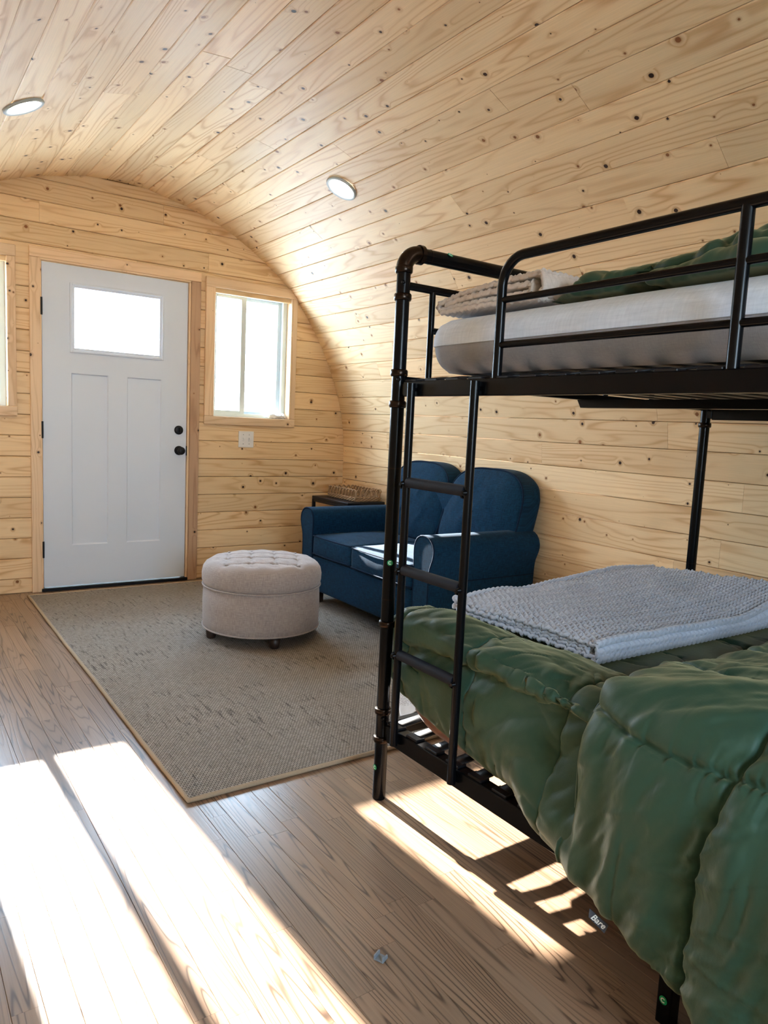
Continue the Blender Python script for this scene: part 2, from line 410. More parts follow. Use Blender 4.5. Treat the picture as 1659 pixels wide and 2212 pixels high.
def loft(stations, ns, nt_):
    """stations: list of (k,3) polylines -> grid (nt, ns, 3)"""
    rows = np.array([resample(np.array(st, float), ns)[0] for st in stations])
    d = np.r_[0, np.cumsum(np.linalg.norm(np.diff(rows.mean(1), axis=0), axis=1))]
    tt = np.linspace(0, d[-1], nt_); par = np.interp(tt, d, np.arange(len(rows)))
    return crom(rows, par)
def normals(P):
    du = np.gradient(P, axis=0); dv = np.gradient(P, axis=1); n = np.cross(du, dv); return n/(np.linalg.norm(n, axis=2, keepdims=True)+1e-9)
def arclen(P):
    s = np.zeros(P.shape[:2]); s[:, 1:] = np.cumsum(np.linalg.norm(np.diff(P, axis=1), axis=2), axis=1)
    t = np.zeros(P.shape[:2]); t[1:, :] = np.cumsum(np.linalg.norm(np.diff(P, axis=0), axis=2), axis=0)
    return t, s

# ================================================================ ROOM SHELL
XC = 0.456; YB = -6.6
half = [(0, 2.585), (.177, 2.578), (.296, 2.551), (.425, 2.525), (.546, 2.488), (.666, 2.444), (.783, 2.391), (.897, 2.328), (1.002, 2.262), (1.105, 2.187),
        (1.205, 2.103), (1.293, 2.007), (1.373, 1.903), (1.445, 1.798), (1.510, 1.686), (1.568, 1.572), (1.618, 1.457), (1.660, 1.342), (1.694, 1.221), (1.715, 1.094), (1.727, .967), (1.73, .84), (1.73, .4), (1.73, 0)]
pts = np.array([(-a, z) for a, z in half[::-1]][:-1] + half)
dense = crom(pts, np.linspace(0, len(pts)-1, 3000)); dense = dense[::-1]      # right bottom -> over the top -> left bottom
arc = np.r_[0, np.cumsum(np.linalg.norm(np.diff(dense, axis=0), axis=1))]
def prof(s): return np.array([np.interp(s, arc, dense[:, 0]) + XC, np.interp(s, arc, dense[:, 1])])
PITCH = 0.1272
s0 = np.interp(0.586, dense[:600, 1], arc[:600])
seams = [s0 - 4*PITCH]
seams = [max(0, s0-k*PITCH) for k in (4, 3, 2, 1)]
s_ = s0
seams.append(s0)
while s_ + PITCH < arc[-1] - 0.03: s_ += PITCH; seams.append(s_)
seams.append(arc[-1])
if seams[1] - seams[0] < .03: seams.pop(0); seams[0] = 0
floor_o = struct('floor', 'warm oak strip floor with patches of sun', 'floor')
wall_right = struct('wall_right', 'knotty pine tongue and groove wall behind the bunk bed', 'wall')
wall_left = struct('wall_left', 'pine board wall on the near side of the room', 'wall')
ceiling = struct('ceiling', 'arched knotty pine plank ceiling', 'ceiling')
wall_front = struct('wall_front', 'pine board end wall around the white door', 'wall')
wall_back = struct('wall_back', 'pine board end wall behind the camera', 'wall')

def plank(L, W, T, c, g=0.0006, side=0.0003):
    """length along X, width along Y, seen face +Z at 0; centred"""
    m = MB(); a = L/2-g; b = W/2-side
    ou, ov, r = rnd.uniform(0, 400), rnd.uniform(0, 400), rnd.random()
    sec = [(-b, -T), (b, -T), (b, -c), (b-c, 0), (-b+c, 0), (-b, -c)]
    vs = [(-a, y, z) for y, z in sec] + [(a, y, z) for y, z in sec]; k = len(sec)
    fs = [(i, i+k, (i+1) % k + k, (i+1) % k) for i in range(k)] + [tuple(range(k)), tuple(range(2*k-1, k-1, -1))]
    m.add(vs, fs, False, [(x+ou, y+ov) for x, y, z in vs], r)
    return m
def place(m, name, mat, parent, origin, ex, ey, ez):
    M = Matrix(((ex[0], ey[0], ez[0], origin[0]), (ex[1], ey[1], ez[1], origin[1]), (ex[2], ey[2], ez[2], origin[2]), (0, 0, 0, 1)))
    me_o = m.build(name, mat); me_o.parent = parent; me_o.matrix_local = M
    return me_o
def cuts(total, lo, hi, first=None):
    out = [0.0]; x = first if first else rnd.uniform(0.4, hi)
    while x < total-0.35: out.append(x); x += rnd.uniform(lo, hi)
    out.append(total); return out
for i in range(len(seams)-1):
    a, b = prof(seams[i]), prof(seams[i+1]); mid = (a+b)/2; tan = (b-a); wdt = float(np.linalg.norm(tan))
    if wdt < 0.02: continue
    tan /= wdt
    ez = Vector((-tan[1], 0, tan[0]))                     # inward
    if ez.dot(Vector((XC-mid[0], 0, 1.0-mid[1]))) < 0: ez = -ez
    ex = Vector((0, 1, 0)); ey = ez.cross(ex)
    par = ceiling
    if mid[1] < 1.25: par = wall_right if mid[0] > XC else wall_left
    cs_ = cuts(-YB, 1.0, 3.4)
    for c0, c1 in zip(cs_, cs_[1:]):
        pr = rnd.uniform(-0.0006, 0.0006)
        o = Vector((mid[0], -(c0+c1)/2, mid[1])) + ez*pr
        place(plank(c1-c0, wdt, 0.018, 0.0030, 0.0005, side=0.0010), 'plank', PINE, par, o, ex, ey, ez)
# shell behind the planks (keeps daylight out)
def shell(name, par, sel):
    m = MB(); ss = [s for s in np.linspace(0, arc[-1], 90) if sel(prof(s))]
    vs = []
    for s in ss:
        p = prof(s); t = prof(min(s+.01, arc[-1]))-prof(max(s-.01, 0)); t /= np.linalg.norm(t); nrm = np.array([t[1], -t[0]])
        if nrm @ (p-np.array([XC, 1.0])) < 0: nrm = -nrm
        for d in (0.016, 0.06):
            q = p+nrm*d
            for y in (0.16, YB-0.1): vs.append((q[0], y, q[1]))
    fs = []
    for i in range(len(ss)-1):
        k = i*4; j = k+4
        fs += [(k, k+1, j+1, j), (k+2, j+2, j+3, k+3), (k, j, j+2, k+2), (k+1, k+3, j+3, j+1)]
    m.add(vs, fs, True); return m.build(name, DARKWOOD, par)
shell('backing', ceiling, lambda p: p[1] > 1.17)
shell('backing', wall_right, lambda p: p[1] <= 1.22 and p[0] > XC)
shell('backing', wall_left, lambda p: p[1] <= 1.22 and p[0] < XC)

# end walls
OPEN_F = [(0.0-0.012, 0.926, -0.1, 2.047), (1.10, 1.685, 1.155, 2.03), (2*XC-1.685, 2*XC-1.10, 1.155, 2.03)]
OPEN_B = [(-1.0, 0.1, 0.95, 2.03)]
def halfw(z):
    k = dense[:1500]; return float(np.interp(z, k[:, 1], k[:, 0]))
def endwall(par, y, inward, opens, zoff):
    ez = Vector((0, inward, 0)); ex = Vector((1, 0, 0)) if inward < 0 else Vector((-1, 0, 0)); ey = Vector((0, 0, 1))
    z = zoff-0.127
    while z < 2.585:
        z0, z1 = max(0, z), min(z+0.127, 2.584)
        if z1-z0 > 0.012:
            xm0, xm1 = XC-halfw(z0)-.012, XC+halfw(z0)+.012
            segs = [(xm0, xm1)]
            for (a, b, lo, hi) in opens:
                if lo < (z0+z1)/2 < hi:
                    ns = []
                    for s0_, s1_ in segs:
                        if a > s0_: ns.append((s0_, min(a, s1_)))
                        if b < s1_: ns.append((max(b, s0_), s1_))
                    segs = [q for q in ns if q[1]-q[0] > 0.01]
            for s0_, s1_ in segs:
                cc = [s0_, s1_]
                if s1_-s0_ > 1.6: cc = [s0_, rnd.uniform(s0_+.5, s1_-.5), s1_]
                for p0, p1 in zip(cc, cc[1:]):
                    place(plank(p1-p0, z1-z0, 0.018, 0.0040, 0.0005, side=0.0012), 'plank', PINE, par, Vector(((p0+p1)/2, y, (z0+z1)/2)) + ez*rnd.uniform(-.0006, .0006), ex, ey, ez)
        z += 0.127
    # backing made of horizontal bands between and beside the openings
    m = MB(); opens = [(a, b, lo-.014, hi+.014) for a, b, lo, hi in opens]; zs = sorted({0.0, 2.75} | {max(0, v) for o_ in opens for v in o_[2:]})
    for lo, hi in zip(zs, zs[1:]):
        segs = [(XC-1.83, XC+1.83)]
        for (a, b, l2, h2) in opens:
            if l2 < (lo+hi)/2 < h2:
                ns = []
                for p, q in segs:
                    if a-.014 > p: ns.append((p, min(a-.014, q)))
                    if b+.014 < q: ns.append((max(b+.014, p), q))
                segs = [t_ for t_ in ns if t_[1] > t_[0]]
        for p, q in segs:
            ya, yb = sorted((y-inward*0.017, y-inward*0.12)); m.box(p, q, ya, yb, lo, hi)
    m.build('backing', DARKWOOD, par)
endwall(wall_front, 0.0, -1, OPEN_F, 0.092)
endwall(wall_back, YB, 1, OPEN_B, 0.092)

# floor strips, each a part where the photo shows them; the farther rest joined
FW = 0.0572
fl = []
x = -1.29
row = 0
while x < 2.22:
    cs_ = cuts(-YB+0.02, 0.28, 1.05, rnd.uniform(0.1, 0.8))
    for c0, c1 in zip(cs_, cs_[1:]): fl.append((x+FW/2, -(c0+c1)/2+0.01, c1-c0))
    x += FW; row += 1
def vis(q):
    x, y, L = q; on_rug = (-0.1 < x < 1.75 and y+L/2 < -0.12 and y-L/2 > -2.9)
    cam = Vector((-0.836, -4.92)); d = (Vector((x, y))-cam); dist = d.length
    ang = math.degrees(math.atan2(d.x, d.y)); seen = (0 < ang < 62) and y > -4.75 and not on_rug and not (x > 0.95)
    return (0 if seen else 50) + dist
fl.sort(key=vis)
for (x, y, L) in fl[:290]:
    place(plank(L, FW, 0.015, 0.0007, 0.0003, side=0.00025), 'plank', OAK, floor_o, Vector((x, y, rnd.uniform(-.0002, .0002))), Vector((0, 1, 0)), Vector((-1, 0, 0)), Vector((0, 0, 1)))
rest = MB()
for (x, y, L) in fl[290:]:
    m = plank(L, FW, 0.015, 0.0007, 0.0003, side=0.00025); k = len(rest.v)
    rest.add([(x-q[1], y+q[0], q[2]) for q in m.v], m.f, False, m.uv, m.r[0])
ro = rest.build('planks_beyond', OAK, floor_o); ro['kind'] = 'stuff'
m = MB(); m.box(-1.35, 2.3, YB-0.1, 0.15, -0.12, -0.0148); m.build('subfloor', DARKWOOD, floor_o)

g = MB(); g.box(-40, 40, 0.35, 60, -0.42, -0.3); g.box(-40, 40, -60, YB-0.35, -0.42, -0.3)  # ground out of view, added and kept pale to bounce light onto the ceiling
go = g.build('ground', GROUND); tag(go, 'unseen ground outside the cabin, made pale to bounce daylight in', 'ground'); go['kind'] = 'structure'

# ---------------------------------------------------------------- trim helper: a board, long axis grain
def board(name, x0, x1, z0, z1, y0, y1, par, vertical, mat=PINE_TRIM, b=0.003):
    m = MB(); m.bbox(x0, x1, y0, y1, z0, z1, b)
    ou, ov, r = rnd.uniform(0, 300), rnd.uniform(0, 300), rnd.random()
    m.uv = [((p[2] if vertical else p[0])+ou, (p[0]+p[1] if vertical else p[2]+p[1])+ov) for p in m.v]; m.r = [r]*len(m.f)
    return m.build(name, mat, par)

# ---------------------------------------------------------------- door
door = struct('door_1', 'white entry door with small window and two tall panels', 'door', (XC, 0, 0))
trim = struct('trim_1', 'pine casing boards around the white door', 'trim')
board('side_casing', -0.066, -0.006, 0.0, 2.046, -0.020, 0.0, trim, True)
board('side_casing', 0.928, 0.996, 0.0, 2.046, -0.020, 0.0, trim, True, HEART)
board('head_casing', -0.066, 0.998, 2.047, 2.108, -0.021, 0.0, trim, False)
board('jamb', -0.012, 0.0005, 0.0, 2.035, -0.018, 0.10, trim, True)
board('jamb', 0.914, 0.927, 0.0, 2.035, -0.018, 0.10, trim, True)
board('jamb', -0.012, 0.927, 2.035, 2.047, -0.018, 0.10, trim, False)
DY = -0.004
for a_, b_, c_, d_ in ((-0.002, 0.016, 0.0, 2.035), (0.898, 0.916, 0.0, 2.035), (0.0, 0.914, 2.018, 2.036)):
    board('door_stop', a_, b_, c_, d_, 0.042, 0.060, trim, d_ - c_ > 1, PINE_TRIM, 0.001)
def door_slab():
    """slab front with recessed panels and a light opening: stiles and rails plus sunk panels"""
    m = MB(); X0, X1, Z0, Z1 = 0.004, 0.910, 0.026, 2.030
    xs = [X0, 0.170, 0.395, 0.512, 0.738, X1]; LZ = (0.288, 1.378); GZ = (1.508, 1.925)
    y0, y1 = DY, DY+0.044
    m.box(X0, 0.170, y0, y1, Z0, Z1); m.box(0.738, X1, y0, y1, Z0, Z1)
    m.box(0.170, 0.738, y0, y1, Z0, LZ[0]); m.box(0.170, 0.738, y0, y1, LZ[1], GZ[0]); m.box(0.170, 0.738, y0, y1, GZ[1], Z1)
    m.box(0.395, 0.512, y0, y1, *LZ)
    return m
door_slab().build('slab', WHITE_DOOR, door)
for xa, xb in ((0.170, 0.395), (0.512, 0.738)):
    m = MB(); za, zb = 0.288, 1.378; d = 0.009; s = 0.007
    vs = [(xa, DY, za), (xb, DY, za), (xb, DY, zb), (xa, DY, zb), (xa+s, DY+d, za+s), (xb-s, DY+d, za+s), (xb-s, DY+d, zb-s), (xa+s, DY+d, zb-s)]
    m.add(vs, [(0, 1, 5, 4), (1, 2, 6, 5), (2, 3, 7, 6), (3, 0, 4, 7), (4, 5, 6, 7)]); m.box(xa, xb, DY+0.02, DY+0.03, za, zb)
    m.build('recessed_panel', WHITE_DOOR, door)
# light frame: stepped moulding
m = MB()
def ringframe(m, o, i, y0, y1):
    (ax, bx, az, bz), (cx_, dx, cz, dz) = o, i
    m.bbox(ax, cx_, y0, y1, az, bz, .002); m.bbox(dx, bx, y0, y1, az, bz, .002); m.bbox(cx_, dx, y0, y1, az, cz, .002); m.bbox(cx_, dx, y0, y1, dz, bz, .002)
ringframe(m, (0.162, 0.748, 1.505, 1.928), (0.176, 0.734, 1.519, 1.914), DY-0.008, DY+0.05)
ringframe(m, (0.174, 0.736, 1.517, 1.916), (0.191, 0.719, 1.534, 1.899), DY-0.003, DY+0.046)
fr = m.build('window_frame', WHITE_DOOR, door)
m = MB(); m.box(0.188, 0.722, DY+0.018, DY+0.024, 1.53, 1.902); m.build('pane', GLASS, door)
for z in (0.27, 1.02, 1.765):
    m = MB(); m.bbox(-0.006, 0.006, -0.016, -0.002, z-0.05, z+0.05, .002); m.tube([(0.0, -0.017, z-0.052), (0.0, -0.017, z+0.052)], 0.006, 10)
    h = m.build('hinge', BLACK_M, door)
def ydisc(m, cx_, cz, prof_):
    """prof_ [(r, y)] about the axis along y"""
    n = 28; vs = []; fs = []
    for r, y in prof_:
        for k in range(n):
            a = 2*math.pi*k/n; vs.append((cx_+r*math.cos(a), y, cz+r*math.sin(a)))
    for i in range(len(prof_)-1):
        for k in range(n):
            k2 = (k+1) % n; fs.append((i*n+k, (i+1)*n+k, (i+1)*n+k2, i*n+k2))
    m.add(vs, fs, True)
m = MB(); ydisc(m, 0.857, 1.047, [(0.0305, DY), (0.0305, DY-0.006), (0.028, DY-0.011), (0.020, DY-0.014), (0.0, DY-0.014)]); m.bbox(0.853, 0.861, DY-0.030, DY-0.012, 1.030, 1.064, .002)
m.build('deadbolt', BLACK_M, door)
m = MB(); ydisc(m, 0.860, 0.908, [(0.0315, DY), (0.0315, DY-0.005), (0.027, DY-0.010), (0.013, DY-0.013), (0.011, DY-0.03), (0.016, DY-0.037), (0.024, DY-0.043), (0.027, DY-0.052), (0.024, DY-0.062), (0.014, DY-0.067), (0, DY-0.068)])
m.build('door_knob', BLACK_M, door)
m = MB(); m.bbox(0.909, 0.9145, -0.012, 0.01, 0.875, 0.94, .001); m.build('latch_plate', BLACK_M, door)
m = MB(); m.bbox(-0.012, 0.927, -0.028, 0.10, 0.0, 0.022, .004); m.build('threshold', BLACK_M, door)

# ---------------------------------------------------------------- windows in the end wall
def window(num, x0, x1, label, xoff):
    z0, z1 = 1.155, 2.03
    w_ = struct('window_%d' % num, label, 'window', ((x0+x1)/2, 0, z0))
    cw = 0.068
    board('side_casing', x0-cw, x0, z0, z1, -0.020, 0, w_, True); board('side_casing', x1, x1+0.048, z0, z1, -0.020, 0, w_, True)
    board('head_casing', x0-cw-0.002, x1+0.05, z1, z1+0.066, -0.021, 0, w_, False); board('sill_casing', x0-cw, x1+0.05, z0-0.058, z0, -0.020, 0, w_, False)
    for a, b, c, d, vert in ((x0-0.012, x0, z0, z1, True), (x1, x1+0.012, z0, z1, True), (x0-.012, x1+.012, z1, z1+.012, False), (x0-.012, x1+.012, z0-.012, z0, False)):
        board('jamb_board', a, b, c, d, 0.0, 0.115, w_, vert, b=.001)
    m = MB(); ringframe(m, (x0, x1, z0, z1), (x0+0.026, x1-0.034, z0+0.026, z1-0.026), 0.055, 0.115); m.build('window_frame', VINYL, w_)
    xm = x0+xoff
    m = MB(); ringframe(m, (x0+.022, xm+.020, z0+.022, z1-.022), (x0+.040, xm-.019, z0+.045, z1-.046), 0.058, 0.082); s1 = m.build('sash', VINYL, w_)
    m = MB(); ringframe(m, (xm-.018, x1-.030, z0+.022, z1-.022), (xm+.027, x1-.062, z0+.045, z1-.046), 0.084, 0.108); s2 = m.build('sash', VINYL, w_)
    m = MB(); m.box(x0+.038, xm-.014, 0.068, 0.072, z0+.043, z1-.044); m.build('pane', GLASS, s1)
    m = MB(); m.box(xm+.022, x1-.060, 0.094, 0.098, z0+.043, z1-.044); m.build('pane', GLASS, s2)
    return w_
window(1, 2*XC-1.685, 2*XC-1.10, 'white sliding window left of the door, mostly cut off', 0.2755)
window(2, 1.10, 1.685, 'white sliding window in pine casing right of the door', 0.243)
# unseen window in the far end wall, added to bring in fill light
w3 = struct('window_3', 'unseen white window added behind the camera for fill light', 'window', (-0.45, YB, 0.95))
m = MB(); ringframe(m, (-1.0, 0.1, 0.95, 2.03), (-0.96, 0.06, 0.99, 1.99), YB-0.09, YB-0.02); m.build('window_frame', VINYL, w3)
for a, b in ((-0.96, -0.43), (-0.45, 0.06)):
    m = MB(); ringframe(m, (a, b, 0.985, 1.995), (a+.03, b-.03, 1.015, 1.965), YB-0.07, YB-0.04); lf = m.build('sash', VINYL, w3)
    m = MB(); m.box(a+.028, b-.028, YB-.057, YB-.053, 1.013, 1.967); m.build('pane', GLASS, lf)

# ---------------------------------------------------------------- ceiling lights
def downlight(x, label, y):
    i = int(np.argmin(np.abs(dense[:, 0]+XC-x) + 10*(dense[:, 1] < 1.5))); p = dense[i]+np.array([XC, 0]); t = dense[i+5]-dense[i-5]; t /= np.linalg.norm(t)
    nz = Vector((-t[1], 0, t[0]));
    if nz.z > 0: nz = -nz
    nx = Vector((0, 1, 0)); ny = nz.cross(nx)
    o = thing('ceiling_light', label, 'light', (p[0], y, p[1]), 'round recessed lights in the arched ceiling')
    def ring(prof_, n=40):
        vs = []; fs = []
        for r, h in prof_:
            h += 0.0055
            for k in range(n):
                a = 2*math.pi*k/n; q = Vector((p[0], y, p[1])) + nx*(r*math.cos(a)) + ny*(r*math.sin(a)) + nz*h; vs.append(q)
        for i_ in range(len(prof_)-1):
            for k in range(n):
                k2 = (k+1) % n; fs.append((i_*n+k, i_*n+k2, (i_+1)*n+k2, (i_+1)*n+k))
        return vs, fs
    m = MB(); m.add(*ring([(0.086, -0.004), (0.087, 0.004), (0.083, 0.008), (0.069, 0.005), (0.066, -0.001)]), True); m.build('trim_ring', RING, o)
    m = MB(); vs, fs = ring([(0.068, 0.001), (0.001, 0.0015)]); m.add(vs, fs, True); m.build('diffuser', LAMP, o)
downlight(-0.293, 'round white recessed light at upper left of the arched ceiling', -1.36)
downlight(1.237, 'round white recessed light above the loveseat', -1.42)
downlight(-0.293, 'added unseen recessed light behind the camera, near wall side', -4.9)  # this and the next are unseen extras, added to brighten the room
downlight(1.237, 'added unseen recessed light over the head of the upper bunk', -4.9)

# ---------------------------------------------------------------- light switch
sw = thing('light_switch', 'white double toggle switch plate under the right window', 'switch', (1.354, -0.001, 0.998))
m = MB(); m.bbox(1.296, 1.412, -0.008, -0.0005, 0.940, 1.056, .004); m.build('plate', PLASTIC_W, sw)
for x in (1.331, 1.377):
    m = MB(); m.bbox(x-.006, x+.006, -0.010, -0.0075, 0.984, 1.012, .001); m.bbox(x-.004, x+.004, -0.019, -0.009, 0.998, 1.009, .002); m.build('toggle', PLASTIC_W, sw)
    for z in (0.965, 1.031):
        m = MB(); ydisc(m, x, z, [(0.0028, -.008), (0.0028, -.0092), (0, -.0094)]); m.build('screw', CLIP_GREY, sw)

# ================================================================ RUG
def rug():
    t = thing('rug', 'flat woven beige rug with dark streaks under the ottoman', 'rug', (0.8, -1.53, 0))
    x0, x1, y0, y1 = -0.106, 1.74, -2.932, -0.126; nu, nv = 150, 220
    X, Y = np.meshgrid(np.linspace(x0, x1, nu), np.linspace(y0, y1, nv), indexing='ij')
    wob = 0.010*fbm(X*0+3, Y*2.2, 5)*np.exp(-((X-x0)/0.25)**2)
    Z = 0.011 + 0.006*np.maximum(0, np.sin(Y*13+2.5*fbm(X*1.5, Y*1.5, 2)+X*1.2))*np.exp(-((Y+2.55)/0.42)**2) + 0.004*np.abs(fbm(X*2, Y*2, 8))
    # low creases beside the loveseat
    Z += 0.007*np.exp(-((X-1.15)/0.35)**2)*np.exp(-((Y+1.95)/0.35)**2)*(0.5+0.5*np.sin((Y+0.35*X)*38))
    sm = lambda v: 1/(1+np.exp(-v*60))
    free = 1-sm(.36-np.hypot(X-.813, Y+1.467)); free *= 1-sm(X-1.28)*sm(Y+2.25)
    Z = 0.011 + (Z-0.011)*free
    P = np.stack([X+wob, Y, Z], -1)
    # flat thickness: skirt down to the floor
    top = gridmesh('woven_field', P, RUG, t, np.stack([X, Y], -1))
    m = MB(); path = [tuple(P[0, j]) for j in range(nv-1, -1, -4)] + [tuple(P[i, 0]) for i in range(0, nu, 4)] + [tuple(P[-1, j]) for j in range(0, nv, 4)] + [tuple(P[i, -1]) for i in range(nu-1, 0, -4)]
    path = [(a, b, 0.0075) for a, b, c in path]
    m.tube(path, 0.0078, 8, closed=True); m.build('binding', RUG_EDGE, t)
rug()

# ================================================================ generic soft solids
def roundbox(x0, x1, y0, y1, z0, z1, r, n=18, puff=(0, 0, 0, 0, 0, 0), wr=0.0, seed=0):
    """rounded box grown from a subdivided cube; puff for -x,+x,-y,+y,-z,+z faces. Returns verts, faces."""
    c = np.array([(x0+x1)/2, (y0+y1)/2, (z0+z1)/2]); h = np.array([x1-x0, y1-y0, z1-z0])/2
    vs = {}; V = []; F = []
    def key(i, j, k):
        q = (i, j, k)
        if q not in vs: vs[q] = len(V); V.append(q)
        return vs[q]
    for a in range(3):
        b, d = [(1, 2), (2, 0), (0, 1)][a]
        for s in (0, n):
            for i in range(n):
                for j in range(n):
                    q = []
                    for (p, w_) in ((i, j), (i+1, j), (i+1, j+1), (i, j+1)):
                        k = [0, 0, 0]; k[a] = s; k[b] = p; k[d] = w_; q.append(key(*k))
                    F.append(tuple(q if s else q[::-1]))
    u = np.array(V, float)/n*2-1
    # denser towards the edges
    u = np.sign(u)*(1-(1-np.abs(u))**1.5)
    p = u*h; r = min(r, *(h*0.98)); inner = np.clip(p, -(h-r), h-r); d = p-inner; L = np.linalg.norm(d, axis=1, keepdims=True)
    nrm = d/np.maximum(L, 1e-9); q = np.where(L > 1e-7, inner + nrm*r*1.0, p)
    for a in range(3):
        b, d_ = [(1, 2), (2, 0), (0, 1)][a]
        fall = np.maximum(0, 1-u[:, b]**2)*np.maximum(0, 1-u[:, d_]**2)
        for s, k in ((-1, 2*a), (1, 2*a+1)):
            if puff[k]: q[:, a] += np.where(u[:, a]*s > 0.3, s*puff[k]*fall*np.abs(u[:, a]), 0)
    if wr:
        nn = u/np.maximum(np.linalg.norm(u, axis=1, keepdims=True), 1e-6)
        q += nn*(wr*(fbm(q[:, 0]*7+q[:, 2]*3, q[:, 1]*7-q[:, 2]*5, seed)+0.6*(ridge(q[:, 0]*11+q[:, 1]*5, q[:, 1]*9+q[:, 2]*12, seed+4)-.4)))[:, None]
    return q+c, F
def soft(name, mat, parent, *a, **k):
    m = MB(); V, F = roundbox(*a, **k); m.add(V, F, True); return m.build(name, mat, parent)

# ================================================================ OTTOMAN
def ottoman():
    cx_, cy_ = 0.813, -1.467
    t = thing('ottoman', 'round oatmeal linen storage ottoman with tufted lid', 'ottoman', (cx_, cy_, 0.012))
    R = 0.302
    m = MB(); m.lathe([(0.0, 0.072), (R-.01, 0.072), (R, 0.08), (R+.002, 0.12), (R+.003, 0.2), (R, 0.286), (R-.012, 0.292), (0, 0.292)], (cx_, cy_), 64)
    m.uv = [(math.atan2(p[1]-cy_, p[0]-cx_)*R, p[2]) for p in m.v]
    m.build('drum', BEIGE, t)
    for z, r in ((0.076, R+.002), (0.292, R+.004)):
        m = MB(); m.tube([(cx_+r*math.cos(a), cy_+r*math.sin(a), z) for a in np.linspace(0, 2*math.pi, 72)[:-1]], 0.0045, 8, closed=True); m.build('piping', BEIGE, t)
    # lid: dome with tufts
    th = math.radians(-25); ex = np.array([math.cos(th), math.sin(th)]); ey = np.array([-ex[1], ex[0]]); sp_ = 0.119
    bt = []
    for i in (-1.5, -.5, .5, 1.5):
        for j in (-1.5, -.5, .5, 1.5):
            p = ex*i*sp_+ey*j*sp_
            if np.linalg.norm(p) < R-.02: bt.append(p)
    prof_ = [(0.30, 0.296), (R+.003, 0.298), (R+.008, 0.320), (R+.009, 0.350), (R+.003, 0.380), (R-.012, 0.402), (R-.036, 0.417)]
    rr = [p[0] for p in prof_] + list(np.linspace(R-.05, 0.0005, 44)); zz = [p[1] for p in prof_] + list(0.420 + 0.020*(1-(np.linspace(R-.05, 0.0, 44)/(R-.05))**2))
    n = 130; P = np.zeros((len(rr), n, 3)); UV = np.zeros((len(rr), n, 2))
    an = np.linspace(0, 2*math.pi, n, endpoint=False)
    for i, (r, z) in enumerate(zip(rr, zz)):
        lx, ly = r*np.cos(an), r*np.sin(an); a_ = lx*ex[0]+ly*ex[1]; b_ = lx*ey[0]+ly*ey[1]
        dz = np.zeros(n)
        if i > 4:
            for p in bt:
                dd = np.hypot(lx-p[0], ly-p[1]); dz -= 0.017*np.exp(-(dd/0.017)**2)
            ga = np.abs(((a_/sp_+0.5+0.5) % 1)-0.5)*sp_; gb = np.abs(((b_/sp_+0.5+0.5) % 1)-0.5)*sp_
            # pleats run button to button
            ga2 = np.abs(((a_/sp_) % 1)-0.5)*sp_; gb2 = np.abs(((b_/sp_) % 1)-0.5)*sp_
            lim = np.clip((R-.015-r)/.03, 0, 1)
            inn = (np.abs(a_) < 1.55*sp_) & (np.abs(b_) < 1.55*sp_)
            dz -= lim*inn*(0.006*np.exp(-(np.abs(((a_/sp_+.5) % 1)-.5)*sp_*0+ga2)**2/0.0055**2)+0.006*np.exp(-(gb2/0.0055)**2))
            dz += lim*0.003*np.cos(a_/sp_*2*math.pi)*np.cos(b_/sp_*2*math.pi)
        if 1 < i < 6: # pull lines on the shoulder
            dz -= 0.0015*np.sin(an*16)
        P[i, :, 0] = cx_+lx; P[i, :, 1] = cy_+ly; P[i, :, 2] = z+dz
        UV[i, :, 0] = np.where(i < 6, an*R, lx); UV[i, :, 1] = np.where(i < 6, z, ly)
    gridmesh('tufted_lid', P, BEIGE, t, UV, closed_v=True)
    for p in bt:
        m = MB(); V, F = roundbox(cx_+p[0]-.009, cx_+p[0]+.009, cy_+p[1]-.009, cy_+p[1]+.009, 0.411, 0.421, 0.006, 4); m.add(V, F, True)
        m.build('button', BEIGE, t)
    for a in (-100, -10, 80, 170):
        a = math.radians(a); r = 0.262; x, y = cx_+r*math.cos(a), cy_+r*math.sin(a)
        m = MB(); m.lathe([(0.0, 0.0125), (0.022, 0.0125), (0.025, 0.02), (0.031, 0.074), (0, 0.074)], (x, y), 16); m.build('foot', DARK_LEG, t)
ottoman()

